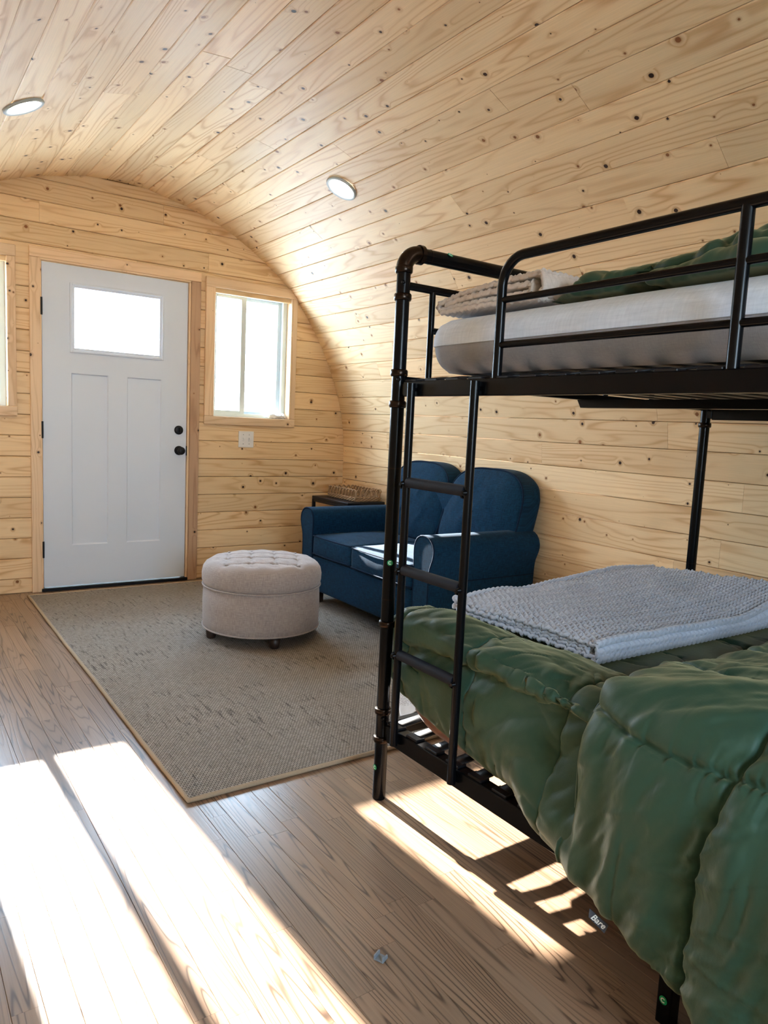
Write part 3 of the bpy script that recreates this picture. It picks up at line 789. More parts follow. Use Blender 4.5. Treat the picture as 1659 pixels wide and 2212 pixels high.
# ================================================================ LOVESEAT
def loveseat():
    t = thing('loveseat', 'navy blue linen loveseat with rolled arms against pine wall', 'sofa', (1.76, -1.52, 0.012))
    XF, XB, YL, YR = 1.372, 2.115, -0.875, -2.155
    soft('base', NAVY, t, XF+.012, XB-.06, YR+.03, YL-.03, 0.115, 0.325, 0.02, 10)
    soft('front_border', NAVY, t, XF+.004, XF+.03, YR+.12, YL-.12, 0.105, 0.318, 0.008, 8)
    m = MB()
    for sx in (XF+.07, XB-.14):
        for sy in (YR+.1, YL-.1): m.bbox(sx-.025, sx+.025, sy-.025, sy+.025, 0.013, 0.12, .004)
    # four short feet, each its own part
    for sx in (XF+.07, XB-.14):
        for sy in (YR+.1, YL-.1):
            q = MB(); q.bbox(sx-.025, sx+.025, sy-.025, sy+.025, 0.013, 0.12, .004); q.build('foot', DARK_LEG, t)
    # rolled arms: cross-section in (y,z) swept along x
    def arm(yi, sgn, nm):
        # yi inner face y, sgn -1 for the arm nearer the bunk (outward = -y)
        sec = [(0.0, 0.12), (0.0, 0.30), (0.0, 0.44), (-0.004, 0.53), (0.004, 0.575), (0.030, 0.604), (0.072, 0.613), (0.116, 0.604), (0.146, 0.575), (0.155, 0.535), (0.146, 0.495), (0.130, 0.455), (0.122, 0.40), (0.120, 0.30), (0.120, 0.12)]
        n = 46; s3, _ = resample(np.array([(a, b, 0) for a, b in sec]), n)
        xs = np.array([XF, XF+.004, XF+.015, XF+.06, 1.6, 1.8, 1.95, XB-.03, XB-.006, XB]); sc = np.array([0.93, 0.985, 1, 1, 1, 1, 1, 1, .985, .95])
        cen = np.array([0.065, 0.38])
        P = np.zeros((len(xs), n, 3)); UV = np.zeros((len(xs), n, 2)); ln = np.linspace(0, 1.2, n)
        for i, (x, k) in enumerate(zip(xs, sc)):
            a = cen[0]+(s3[:, 0]-cen[0])*k; b = cen[1]+(s3[:, 1]-cen[1])*k
            P[i, :, 0] = x; P[i, :, 1] = yi+sgn*a; P[i, :, 2] = b
            UV[i, :, 0] = x; UV[i, :, 1] = ln
        if sgn < 0: P = P[:, ::-1]; UV = UV[:, ::-1]
        P = P[::-1]; UV = UV[::-1]
        o = gridmesh(nm, P, NAVY, t, UV)
        # front and back caps
        for i, flip in ((len(xs)-1, 0), (0, 1)):
            m = MB(); ring_ = [tuple(p) for p in P[i]]
            q = tuple(range(n)); m.add(ring_, [q if flip else q[::-1]]); m.build('arm_front' if i else 'arm_back', NAVY, o)
        m = MB(); m.tube([(XF+.002, yi+sgn*(cen[0]+(a-cen[0])*.985), cen[1]+(b-cen[1])*.985) for a, b in zip(s3[:, 0], s3[:, 1])], 0.0045, 8); m.build('piping', PIPING, o)
        if sgn < 0:     # seam on the outer side of the near arm
            m = MB(); m.tube([(x, yi-.1235, 0.372) for x in (XF+.01, 1.7, XB-.01)], 0.003, 6); m.build('seam', PIPING, o)
    arm(-0.995, 1, 'arm'); arm(-2.045, -1, 'arm')
    # seat cushions
    for ya, yb, sd in ((-1.000, -1.462, 3), (-1.466, -2.040, 5)):
        c = soft('seat_cushion', NAVY, t, XF-.002 + (.0 if sd == 3 else -.012), 1.90, yb, ya, 0.322, 0.452, 0.022, 22, puff=(.012, 0, 0, 0, 0, .022), wr=0.004, seed=sd)
        for z in (0.336, 0.446):
            x0 = XF-.004 + (0 if sd == 3 else -.012)
            yc = np.linspace(yb+.016, ya-.016, 14); bulge = .011*(1-np.abs((yc-(ya+yb)/2)/((ya-yb)/2))**2)
            m = MB(); m.tube([(x0+.15, yb+.002, z)]+[(x0+.016, yb+.002, z)]+[(x0-b+.002, y, z) for y, b in zip(yc, bulge)]+[(x0+.016, ya-.002, z), (x0+.15, ya-.002, z)], 0.0042, 7); m.build('piping', PIPING, c)
    # back: frame plus two rounded cushions leaning back
    soft('back_frame', NAVY, t, 1.98, XB, YR+.06, YL-.05, 0.30, 0.80, 0.05, 12)
    def cushion(ya, yb, sd, near):
        yc, hw = (ya+yb)/2, (ya-yb)/2; zb, zt = 0.44, 0.925; zc, hh = (zb+zt)/2, (zt-zb)/2
        n = 96; an = np.linspace(0, 2*math.pi, n, endpoint=False)
        ex_ = np.where(np.sin(an) > 0, 2.9, 6.0)
        rad = (np.abs(np.cos(an))**ex_+np.abs(np.sin(an))**ex_)**(-1/ex_)
        oy, oz = rad*np.cos(an)*hw, rad*np.sin(an)*hh
        oz = np.where(oz > 0, oz - 0.018*(oy/hw)**2*0, oz)
        layers = [(0.02, -0.095)] + [(s, -0.095+0.012*(s > .9)) for s in (0.5, 0.85)] + [(0.955, -0.088), (0.99, -0.072), (1.0, -0.05), (1.0, 0.0), (1.0, 0.035), (0.992, 0.056)]
        fr_ = list(np.linspace(0.97, 0.02, 26)); layers += [(s, 0.062+0.055*(1-s**2.4)) for s in fr_]
        P = np.zeros((len(layers), n, 3)); UV = np.zeros((len(layers), n, 2))
        for i, (s, d) in enumerate(layers):
            y = yc+oy*s; z = zc+oz*s
            dd = d + (0.010*(fbm(y*9, z*9, sd)) + 0.012*(ridge((y+z)*9, (z-y)*5, sd)-.4)*max(0, 1-s) if d > 0.05 else 0)
            P[i, :, 0] = 1.985 + 0.13*(z-0.44)/0.48 - dd; P[i, :, 1] = y; P[i, :, 2] = z
            UV[i, :, 0] = y; UV[i, :, 1] = z if i > 6 else z+d
        P[:, :, 0] = np.minimum(P[:, :, 0], 2.165)
        c = gridmesh('back_cushion', P, NAVY, t, UV, closed_v=True)
        m = MB(); m.tube([(1.985+0.13*(z-0.44)/0.48-0.060, yc+(y-yc)*.995, z) for y, z in zip(yc+oy, zc+oz)], 0.005, 7, closed=True); m.build('piping', PIPING, c)
    cushion(-0.93, -1.515, 11, False); cushion(-1.52, -2.150, 17, True)
loveseat()

# ================================================================ SIDE TABLE and BASKET
def side_table():
    t = thing('side_table', 'black metal side table in the corner behind the loveseat', 'table', (1.985, -0.36, 0.012))
    x0, x1, y0, y1, z = 1.835, 2.15, -0.655, -0.145, 0.585
    m = MB(); m.bbox(x0, x1, y0, y1, z-.008, z+.012, .003); m.build('table_top', BLACK_M, t)
    for x in (x0+.011, x1-.011):
        for y in (y0+.011, y1-.011):
            m = MB(); m.bbox(x-.011, x+.011, y-.011, y+.011, 0.0 if x > 1.8 else .01, z-.008, .002); m.build('leg', BLACK_M, t)
    for y in (y0+.011, y1-.011):
        m = MB(); m.bbox(x0+.022, x1-.022, y-.009, y+.009, z-.03, z-.008, .002); m.build('apron_bar', BLACK_M, t)
    for x in (x0+.011, x1-.011):
        m = MB(); m.bbox(x-.009, x+.009, y0+.022, y1-.022, z-.03, z-.008, .002); m.build('apron_bar', BLACK_M, t)
    m = MB(); m.bbox(x0+.02, x1-.02, y0+.02, y1-.02, 0.18, 0.195, .002); m.build('shelf', BLACK_M, t)
    return z+.012
TZ = side_table()
def basket():
    x0, x1, y0, y1 = 1.925, 2.135, -0.615, -0.235
    t = thing('basket', 'shallow woven seagrass basket with looped rim on black table', 'basket', ((x0+x1)/2, (y0+y1)/2, TZ))
    m = MB(); m.bbox(x0+.01, x1-.01, y0+.01, y1-.01, TZ, TZ+.008, .003); m.build('bottom', WICKER, t)
    per = []
    for a, b in (((x0, y0), (x1, y0)), ((x1, y0), (x1, y1)), ((x1, y1), (x0, y1)), ((x0, y1), (x0, y0))):
        n = int(math.hypot(b[0]-a[0], b[1]-a[1])/0.006)
        for i in range(n): per.append((a[0]+(b[0]-a[0])*i/n, a[1]+(b[1]-a[1])*i/n))
    cx_, cy_ = (x0+x1)/2, (y0+y1)/2; N_ = len(per)
    def outward(p):
        ax = abs(p[0]-cx_)/(x1-x0); ay = abs(p[1]-cy_)/(y1-y0)
        return (math.copysign(1, p[0]-cx_), 0) if ax > ay else (0, math.copysign(1, p[1]-cy_))
    for k in range(3):
        m = MB()
        for ph in (0, math.pi):
            path = []
            for i, p in enumerate(per):
                o = outward(p); a = i*0.55+ph+k*1.3
                path.append((p[0]+o[0]*.004*math.cos(a), p[1]+o[1]*.004*math.cos(a), TZ+.008+.0095*k+.003*math.sin(a)))
            m.tube(path, 0.0048, 6, closed=True)
        m.build('rope_course', WICKER, t)
    loops = int(N_*0.006/0.040)
    for j in range(loops):
        path = []
        for q in range(11):
            a = math.pi*q/10; f = (j+0.5-0.62*math.cos(a))/loops*N_; i = int(f) % N_; p = per[i]; o = outward(p)
            path.append((p[0]+o[0]*.006*math.cos(a), p[1]+o[1]*.006*math.cos(a), TZ+.036+.050*math.sin(a)))
        m = MB()
        for d in (0, 1): m.tube([(p[0]+d*.004, p[1]+d*.004, p[2]-d*.006) for p in path], 0.0046, 6)
        m.build('rim_loop', WICKER, t)
basket()

# ================================================================ BUNK BED
FX, BX, FY, HY = 0.405, 1.962, -3.188, -5.19
PR = 0.0198
bed = thing('bunk_bed', 'black pipe-style metal bunk bed along the right wall', 'bunk bed', (FX, FY, 0))
def collar(par, x, y, z):
    m = MB(); m.lathe([(PR, z-.009), (PR+.003, z-.010), (PR+.0055, z-.006), (PR+.0055, z+.006), (PR+.003, z+.010), (PR, z+.009)], (x, y), 24); m.build('collar', BRONZE, par)
def bolt(par, x, y, z, d):
    d = Vector(d).normalized(); p = Vector((x, y, z)); m = MB(); m.tube([p, p+d*.004, p+d*.0065], [0.006, 0.006, 0.003], 10); m.build('bolt', BLACK, par)
for x, sx in ((FX, 1), (BX, -1)):
    for y in (FY, HY):
        m = MB(); m.tube([(x, y, 0.185), (x, y, 1.585)], PR, 24); m.tube([(x, y, 0.0), (x, y, 0.004), (x, y, 0.19)], [PR-.001, PR+.0005, PR-.0005], 24)
        po = m.build('post', BLACK, bed)
        for z in (0.193, 0.282, 0.553, 1.205, 1.294, 1.507, 1.583): collar(po, x, y, z)
        for z in (0.63, 1.02):
            m = MB(); m.tube([(x, y, z-.0015), (x, y, z+.0015)], PR+.0006, 24); m.build('joint_ring', BRONZE, po)
        for z in (0.262, 1.275, 1.545): bolt(po, x-sx*0.012, y-.0155 if y == HY else y-.0155, z, (-.6*sx, -.8, 0))
        # elbow
        m = MB(); cx_, cz = x+sx*.050, 1.583
        m.tube([(cx_-sx*.050*math.cos(a), y, cz+.049*math.sin(a)) for a in np.linspace(0, math.pi/2, 12)], PR+.0038, 24)
        m.tube([(cx_-sx*.003, y, cz+.049), (cx_+sx*.010, y, cz+.049)], PR+.0075, 24)
        m.build('elbow', BRONZE, bed)
for y, lab in ((FY, 'foot'), (HY, 'head')):
    m = MB(); m.tube([(FX+.05, y, 1.632), (BX-.05, y, 1.632)], 0.0205, 24); tp = m.build('top_pipe', BLACK, bed)
    m = MB(); m.tube([(FX+.085, y, 1.632), (FX+.088, y, 1.632)], 0.0211, 24); m.build('joint_ring', BRONZE, tp)
    m = MB(); m.tube([(FX, y, 1.541), (BX, y, 1.541)], 0.0115, 16); m.build('end_rail', BLACK, bed)
    m = MB(); m.tube([(FX, y, 1.425), (BX, y, 1.425)], 0.0095, 14) if y == HY else m.tube([(0.51, y, 1.425), (BX, y, 1.425)], 0.0095, 14); m.build('end_rail', BLACK, bed)
    for k in range(6):
        xx = 0.512+k*0.27; m = MB(); m.tube([(xx, y, 1.268), (xx, y, 1.541)], 0.0095, 14); m.build('spindle', BLACK, bed)
    for z0, z1 in ((1.263, 1.285), (0.195, 0.245)):
        m = MB(); m.bbox(FX+.012, BX-.012, y-.012, y+.012, z0, z1, .002); m.build('end_beam', BLACK, bed)
for x, s in ((FX, 1), (BX, -1)):
    for z0, z1 in ((1.227, 1.269), (0.195, 0.247)):
        m = MB(); m.bbox(min(x-s*.008, x+s*.012), max(x-s*.008, x+s*.012), HY+.016, FY-.034, z0, z1, .002)
        m.bbox(min(x-s*.006, x+s*.03), max(x-s*.006, x+s*.03), HY+.016, FY-.034, z1-.004, z1+.0005, .001)
        m.bbox(min(x-s*.004, x+s*.016), max(x-s*.004, x+s*.016), FY-.036, FY-.014, z0+.004, z1-.004, .002)
        m.build('side_rail', BLACK, bed)
# slats: bowed strips on both decks
for zt, rise in ((1.269, 0.017), (0.2475, 0.010)):
    y = FY-.058
    while y > HY+.06:
        P = []
        xs = np.linspace(FX+.004, BX-.004, 15)
        m = MB(); hw = .020
        vs = []
        for x in xs:
            u = (x-FX)/(BX-FX); z = zt+rise*(1-(2*u-1)**8)*1.0
            z = zt + rise*min(1, math.sin(min(1, u/.055, (1-u)/.055)*math.pi/2))
            vs += [(x, y-hw, z), (x, y+hw, z), (x, y+hw, z+.004), (x, y-hw, z+.004)]
        fs = []
        for i in range(len(xs)-1):
            k = i*4; fs += [(k+a, k+4+a, k+4+(a+1) % 4, k+(a+1) % 4) for a in range(4)]
        fs += [(0, 1, 2, 3), tuple(len(vs)-4+a for a in (3, 2, 1, 0))]
        m.add(vs, fs, True)
        m.bbox(FX-.002, FX+.03, y-.026, y+.026, zt-.002, zt+.006, .002)
        m.build('slat', BLACK_M, bed)
        y -= 0.0905
# centre beam with chamfered ends, centre support legs
m = MB(); xb = 1.18
vs = [(x, y, z) for x in (xb-.02, xb+.02) for y, z in ((FY-.012, 1.262), (FY-.028, 1.2345), (HY+.028, 1.2345), (HY+.012, 1.262))]
m.add([(vs[i][0], vs[i][1]-.06*(1 if i % 4 in (0, 1) else 0)*0, vs[i][2]) for i in range(8)], [(0, 1, 2, 3), (7, 6, 5, 4), (0, 4, 5, 1), (1, 5, 6, 2), (2, 6, 7, 3), (3, 7, 4, 0)]); m.build('centre_beam', BLACK, bed)
m = MB(); m.bbox(xb-.018, xb+.018, HY+.02, FY-.02, 0.20, 0.238, .002); m.build('centre_beam', BLACK, bed)
for x, s in ((0.409, 1), (1.18, 1), (BX-.004, -1)):
    m = MB(); m.bbox(x-.016, x+.016, -4.207, -4.175, 0.0, 0.20, .003); ml = m.build('support_leg', BLACK, bed)
# guard rails, front and wall side
def guard(x, nm):
    R_ = .065; zt = 1.553; pth = [(x, -3.588, 1.266), (x, -3.588, zt-R_)] + [(x, -3.588-R_*(1-math.cos(a)), zt-R_+R_*math.sin(a)) for a in np.linspace(0, math.pi/2, 8)[1:]]
    ye = -5.10
    pth += [(x, ye+R_*(1-math.cos(a)), zt-R_+R_*math.sin(a)) for a in np.linspace(math.pi/2, 0, 8)] + [(x, ye, 1.266)]
    m = MB(); m.tube(pth, 0.0118, 16); g_ = m.build('guard_rail', BLACK, bed)
    for y in (-4.190, -4.66):
        m = MB(); m.tube([(x, y, 1.266), (x, y, zt-.004)], 0.0118, 16); m.build('guard_post', BLACK, g_)
    for z in (1.455, 1.349):
        m = MB(); m.tube([(x, -3.588, z), (x, ye, z)], 0.0082, 14); m.build('guard_bar', BLACK, g_)
guard(FX+.007, 'front'); guard(BX-.007, 'wall')
# ladder (its hooked legs are bolted to the two front rails)
LX = 0.383
lad = bpy.data.objects.new('ladder', None); C.objects.link(lad); lad.parent = bed; lad.location = Vector((LX, -3.41, 0.21)) - Vector(bed.location)
def under(o, par, world=Vector((0, 0, 0))):
    o.parent = par; o.matrix_parent_inverse = Matrix.Translation(-Vector((LX, -3.41, 0.21)))
for y in (-3.280, -3.543):
    m = MB(); m.tube([(LX, y, 0.212), (LX, y, 1.262)], 0.0115, 18); m.tube([(LX, y, 0.224), (LX+.018, y, 0.224)], .005, 8); m.tube([(LX, y, 1.245), (LX+.018, y, 1.245)], .005, 8)
    o = m.build('ladder_leg', BLACK); under(o, lad)
for z in (0.987, 0.737, 0.488):
    m = MB(); m.tube([(LX, -3.290, z), (LX, -3.534, z)], 0.0148, 18); o = m.build('rung', RUBBER); under(o, lad)
    for y in (-3.280, -3.543):
        m = MB(); m.tube([(LX-.020, y, z-.003), (LX-.011, y, z-.003)], [0.004, 0.0075], 10); m.tube([(LX, y+.022 if y > -3.4 else y+.020, z-.01), (LX, y+.012 if y < -3.4 else y+.012, z-.01)], [.011, .011], 10)
        o = m.build('rung_bolt', BLACK); under(o, lad)
# green round stickers with a white C-shaped ring
def sticker(p, nrm, r, par=bed):
    nrm = Vector(nrm).normalized(); up = Vector((0, 0, 1)) if abs(nrm.z) < .8 else Vector((0, 1, 0)); ax = up.cross(nrm).normalized(); up = nrm.cross(ax); p = Vector(p)
    m = MB(); n = 24; vs = [p+nrm*.0009] + [p+nrm*.0008+ax*(r*math.cos(2*math.pi*k/n))+up*(r*math.sin(2*math.pi*k/n)) for k in range(n)]
    m.add(vs, [(0, k+1, (k+1) % n+1) for k in range(n)]); st = m.build('green_sticker', GREEN_ST, par); st['label'] = 'round green sticker with white ring mark'
    m = MB(); vs = []; fs = []; ks = np.linspace(math.radians(40), math.radians(320), 22)
    for a in ks: vs += [p+nrm*.0014+ax*(r*q*math.cos(a))+up*(r*q*math.sin(a)) for q in (.36, .60)]
    fs = [(2*i, 2*i+1, 2*i+3, 2*i+2) for i in range(len(ks)-1)]; m.add(vs, fs); m.build('ring_mark', WHITE_PRINT, st)
cd = Vector((-0.58, -0.81, 0))
sticker(Vector((FX, FY, 0.742))+cd*(PR+.0006), cd, .0085)
sticker(Vector((FX, FY, 0.105))+Vector((-1, -.05, 0)).normalized()*(PR+.0006), (-1, -.05, 0), .0085)
sticker((0.556, FY-.0175, 1.6455), (0, -.72, .7), .0085)
sticker((0.409-.0168, -4.191, 0.055), (-1, 0, 0), .0085)

# ================================================================ MATTRESSES AND SHEET
def mattress_upper():
    t = thing('mattress', 'white knitted top mattress with grey side on the upper bunk', 'mattress', (1.2, -4.2, 1.29))
    def body(name, mat, grow, cut):
        m = MB(); V, F = roundbox(0.466-grow, 1.935+grow, -5.14, -3.211+grow, 1.297-grow, 1.447+grow, 0.072, 30, (0.006, 0, 0, 0.003, 0, 0.010), wr=0.003, seed=4)
        # rounded foot corner in plan
        RC = 0.075; xa, ya = 0.466-grow, -3.211+grow
        dx = (xa+RC)-V[:, 0]; dy = V[:, 1]-(ya-RC); k_ = (dx > 0) & (dy > 0)
        f_ = np.where(k_, np.maximum(dx, dy)/np.maximum(np.hypot(dx, dy), 1e-6), 1.0)
        V[:, 0] = np.where(k_, xa+RC-dx*f_, V[:, 0]); V[:, 1] = np.where(k_, ya-RC+dy*f_, V[:, 1])
        V[:, 2] = np.maximum(V[:, 2], cut if cut else 1.2965)
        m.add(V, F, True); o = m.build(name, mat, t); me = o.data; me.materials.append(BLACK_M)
        if not cut:
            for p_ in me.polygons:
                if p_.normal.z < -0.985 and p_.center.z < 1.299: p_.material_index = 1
        return o
    body('grey_side_panel', GREY_SIDE, 0.0, None)
    body('white_top_panel', WHITE_KNIT, 0.0035, 1.370)
mattress_upper()
t = thing('mattress', 'mattress of the lower bunk hidden under green comforter', 'mattress', (1.2, -4.2, 0.26))
soft('mattress_body', GREY_SIDE, t, 0.482, 1.93, -5.13, -3.245, 0.264, 0.455, 0.04, 16)
def sheet():
    nt_, ns = 120, 30
    st = []
    for y, zl in ((-3.285, .31), (-3.35, .278), (-3.47, .268), (-3.60, .268), (-3.72, .268), (-3.9, .268), (-4.3, .268), (-4.9, .268)):
        st.append([(0.60, y, .466), (0.50, y, .464), (0.470, y, .45), (0.464, y, .40), (0.459, y, (zl+.40)/2), (0.454, y, zl)])
    P = loft(st, ns, nt_); T_, S_ = arclen(P); Nn = normals(P)
    P = P + Nn*(0.007*(vnoise(T_*9+S_*6, S_*2, 3)-.5)*np.clip((S_-.12)/.1, 0, 1))[..., None]
    o = gridmesh('bed_sheet', P, BROWN_SHEET, None, np.stack([T_, S_], -1)); tag(o, 'brown sheet edge showing under the green comforter', 'sheet')
    sd = o.modifiers.new('thickness', 'SOLIDIFY'); sd.thickness = 0.003
sheet()

# ================================================================ COMFORTERS
def crease(x, y, ang, fl, fs, seed, warp=0.5):
    c_, s_ = math.cos(ang), math.sin(ang); u = x*c_+y*s_; v = -x*s_+y*c_
    v = v + warp/fs*2*(vnoise(x*3.1, y*3.1, seed+40)-.5)
    return vnoise(u*fl, v*fs, seed)*.65 + vnoise(u*fl*1.9, v*fs*2.1, seed+5)*.35 - .5
def sharp(x, y, ang, fl, fs, seed):
    n = crease(x, y, ang, fl, fs, seed, 1.0); m_ = np.clip((vnoise(x*4, y*4, seed+60)-.45)*3, 0, 1)
    return np.clip(1-np.abs(n)*9, 0, 1)**1.5*m_
def puffs(T_, S_, seamsT, seamsS, amp, wid=0.055):
    def dist(X, ss): return np.min([np.abs(X-s) for s in ss], axis=0)
    dT = dist(T_, seamsT); dS = dist(S_, seamsS); d = np.minimum(dT, dS)
    base = 1-np.exp(-(d/wid)**1.0)
    groove = -0.5*np.exp(-(d/0.006)**2)
    puck = np.exp(-(dT/0.05))*(vnoise(S_*42+2*vnoise(S_*9, T_*9, 3), dT*6, 5)-.5) + np.exp(-(dS/0.07))*(vnoise(T_*40+2*vnoise(T_*9, S_*9, 4), dS*5, 9)-.5)
    return amp*(base+groove) + 0.013*puck
def comforter_lower():
    t = thing('comforter', 'dark green quilted comforter rumpled over the lower bunk', 'comforter', (1.1, -4.1, 0.47))
    # --- first layer: lies across the bed, rolls over the front edge
    # columns: y, crest z, roll-front z, undercut z, hem x, hem z
    cols = [(-3.175, .565, .530, .475, .450, .372), (-3.22, .592, .550, .500, .436, .352), (-3.30, .597, .560, .525, .430, .338), (-3.40, .594, .562, .545, .428, .314), (-3.52, .585, .560, .545, .424, .300), (-3.64, .576, .556, .543, .416, .286),
            (-3.73, .566, .554, .542, .409, .285), (-3.79, .558, .55, .54, .386, .272), (-3.86, .550, .545, .538, .374, .240), (-3.97, .545, .535, .530, .370, .228), (-4.02, .545, .535, .530, .385, .285), (-4.10, .545, .535, .530, .40, .29), (-4.5, .545, .535, .53, .41, .29), (-5.0, .545, .535, .53, .41, .29)]
    st = []
    for y, zc, zr, zu, hx, hz in cols:
        st.append([(1.93, y, .470), (1.85, y, .505), (1.3, y, .512), (0.95, y, .507), (0.75, y, .512), (0.62, y, .540), (0.53, y, zc-.005), (0.475, y, zc), (0.428, y, zc-.018), (0.410, y, (zr+zu)/2+.008), (0.440, y, zu-.008), (0.446, y, zu-.030), (0.436, y, zu-.07),
                   (0.420, y, zu*.55+hz*.45), (hx-.004, y, zu*.25+hz*.75), (hx+.004, y, hz+.012), (hx+.014, y, hz)])
    P = loft(st, 330, 420)
    T_, S_ = arclen(P); Yw = P[:, :, 1]; Nn = -normals(P)
    sg = np.where(Nn[:, 60:61, 2].mean() > 0, 1, -1); Nn = Nn*sg
    L = S_[:, -1:]
    tt = -Yw
    h = puffs(tt, L-S_, [3.26, 3.552, 3.868-0.05*0, 4.17, 4.47, 4.8], [0.0, 0.62, 0.93, 1.24], 0.010)
    top = np.clip((L-S_-0.36)/0.12, 0, 1)
    wr = 0.020*(ridge(tt*2.6+S_*1.0, S_*7.0, 2)-.35)*top                       # folds that run along the bed on top
    side = 1-top
    q = L-S_
    wr += side*(0.024*crease(tt, q, .75, 2.5, 9, 6) + 0.017*crease(tt, q, .6, 5, 22, 7) + 0.006*crease(tt, q, .9, 9, 48, 8) + 0.010*crease(tt, q, 1.5, 2, 7, 9) - 0.004*sharp(tt, q, .7, 3, 14, 11) + 0.003*sharp(tt, q, .5, 4, 20, 15))
    wr += top*(0.018*crease(tt, S_, .12, 3, 20, 12)+0.006*crease(tt, S_, -.3, 8, 40, 32)-0.004*sharp(tt, S_, .1, 4, 22, 13) + 0.006*crease(tt, S_, .0, 7, 44, 35))
    fade = np.clip((S_)/0.1, 0, 1)*np.clip((L-S_)/0.03, .25, 1)
    P = P + Nn*((h+wr)*fade)[..., None]
    P[:, :, 0] = np.where(P[:, :, 1] > -3.60, np.maximum(P[:, :, 0], 0.413), P[:, :, 0])
    P[:, :, 0] = np.where(P[:, :, 1] > -3.235, np.maximum(P[:, :, 0], 0.450), P[:, :, 0])
    P[:, :, 2] = np.where((P[:, :, 0] > 0.70) & (P[:, :, 1] > -3.90), np.minimum(P[:, :, 2], 0.512), P[:, :, 2])
    o = gridmesh('spread_layer', P, QUILT, t, np.stack([T_, S_], -1)); sd = o.modifiers.new('thickness', 'SOLIDIFY'); sd.thickness = 0.012; sd.offset = -1 if sg > 0 else 1
    m = MB(); m.tube([tuple(p) for p in P[::4, -1]], 0.006, 7); m.build('hem', QUILT, o)
    # --- second layer: heaped over the nearer half, hanging to the floor
    cols = [ # y, ridge z, shoulder x, shoulder z, front x, hem x, hem z
        (-3.955, .570, .455, .560, .372, .343, .222), (-3.985, .612, .430, .590, .346, .336, .218), (-4.06, .630, .400, .585, .322, .324, .208), (-4.16, .645, .385, .580, .306, .316, .196), (-4.26, .655, .380, .575, .296, .300, .180),
        (-4.36, .660, .380, .575, .276, .268, .152), (-4.48, .660, .380, .57, .262, .246, .105), (-4.62, .65, .38, .57, .265, .245, .05), (-4.8, .64, .38, .56, .28, .26, .05), (-5.12, .60, .40, .55, .30, .29, .06)]
    st = []
    for i, (y, zr, sx, sz, fx, hx, hz) in enumerate(cols):
        zt = zr-.035
        k = 0.0 if i else 0.25
        st.append([(1.75, y+.10, .535), (1.45, y+.09, .570), (1.15, y+.07, zt-.01), (0.85, y+.05, zt+.005), (0.62, y+.02, zr), (0.50, y, zr-.004), (sx, y, sz+.02), (sx-.045, y, sz-.03), (fx+.012, y-.005, sz*.75+hz*.25), (fx, y-.012, sz*.5+hz*.5), (fx-.004, y-.01, sz*.27+hz*.73), (hx-.008, y, hz+.05), (hx, y, hz+.012), (hx+.020, y, hz)])
    P = loft(st, 330, 380)
    T_, S_ = arclen(P); L = S_[:, -1:]; Nn = normals(P); sg = 1 if Nn[100, 60, 2] > 0 else -1; Nn = Nn*sg
    tt = -P[:, :, 1]; q = L-S_
    kk = np.array([np.where(P[i, :, 2] > .566)[0].max() if (P[i, :, 2] > .566).any() else 200 for i in range(len(P))]); seam0 = (L[:, 0]-S_[np.arange(len(P)), kk])[:, None]
    sq = q-seam0                                                    # 0 on the shoulder seam, + towards the wall
    h = puffs(tt+0.015*np.sin(q*9), sq+0.008*np.sin(tt*14), [3.90, 4.295, 4.65, 5.0], [0.0, 0.34, 0.68, 1.02], 0.026, 0.07)
    dn = np.clip(-sq/0.06, 0, 1); up_ = np.clip(sq/0.06, 0, 1)
    fold = dn*(0.034*crease(tt, q, 1.45, 1.6, 11, 14) + 0.019*crease(tt, q, 1.2, 3, 24, 17) + 0.006*crease(tt, q, 1.0, 8, 50, 18) - 0.005*sharp(tt, q, 1.3, 2.5, 14, 19) + 0.004*sharp(tt, q, .6, 3, 16, 24))
    fold += up_*(0.022*crease(tt, q, .95, 2.2, 9, 21) + 0.018*crease(tt, q, .7, 4, 20, 22) + 0.006*crease(tt, q, .9, 9, 46, 26) - 0.005*sharp(tt, q, .8, 3, 14, 27)) + 0.006*crease(tt, q, .2, 10, 14, 23)
    bun = np.clip((sq-.42)/.12, 0, 1); fold += bun*(0.045*crease(tt, q, .1, 3.5, 12, 31)+0.02*crease(tt, q, -.5, 7, 20, 33))
    fade = np.clip(T_/0.05, .2, 1)*np.clip((L-S_)/0.02, .3, 1)
    P = P + Nn*((h+fold)*fade)[..., None]
    o = gridmesh('folded_layer', P, QUILT, t, np.stack([T_, S_], -1)); sd = o.modifiers.new('thickness', 'SOLIDIFY'); sd.thickness = 0.012; sd.offset = -1 if sg > 0 else 1
    m = MB(); m.tube([tuple(p) for p in P[::4, -1]], 0.006, 7); m.tube([tuple(p) for p in P[0, 60::4]], 0.005, 7); m.build('hem', QUILT, o)
    # sewn label at the hem
    A, B, Cc, D = (Vector(q_) for q_ in ((0.3059, -4.067, 0.2039), (0.3254, -4.1004, 0.1807), (0.3173, -4.0981, 0.1651), (0.3029, -4.069, 0.1871)))
    d = (B-A).normalized(); nn = Vector((-.7226, -.6222, .3011)); nn = (nn-d*nn.dot(d)).normalized(); dn = d.cross(nn).normalized()
    if dn.z > 0: dn = -dn
    m = MB(); vs = [A, B, Cc, D]; vs += [v-nn*.001 for v in vs]
    m.add(vs, [(0, 1, 2, 3), (7, 6, 5, 4), (0, 4, 5, 1), (1, 5, 6, 2), (2, 6, 7, 3), (3, 7, 4, 0)]); lab = m.build('sewn_label', LABEL_GREY, t); lab['label'] = 'slate grey label with white lettering at the hem'
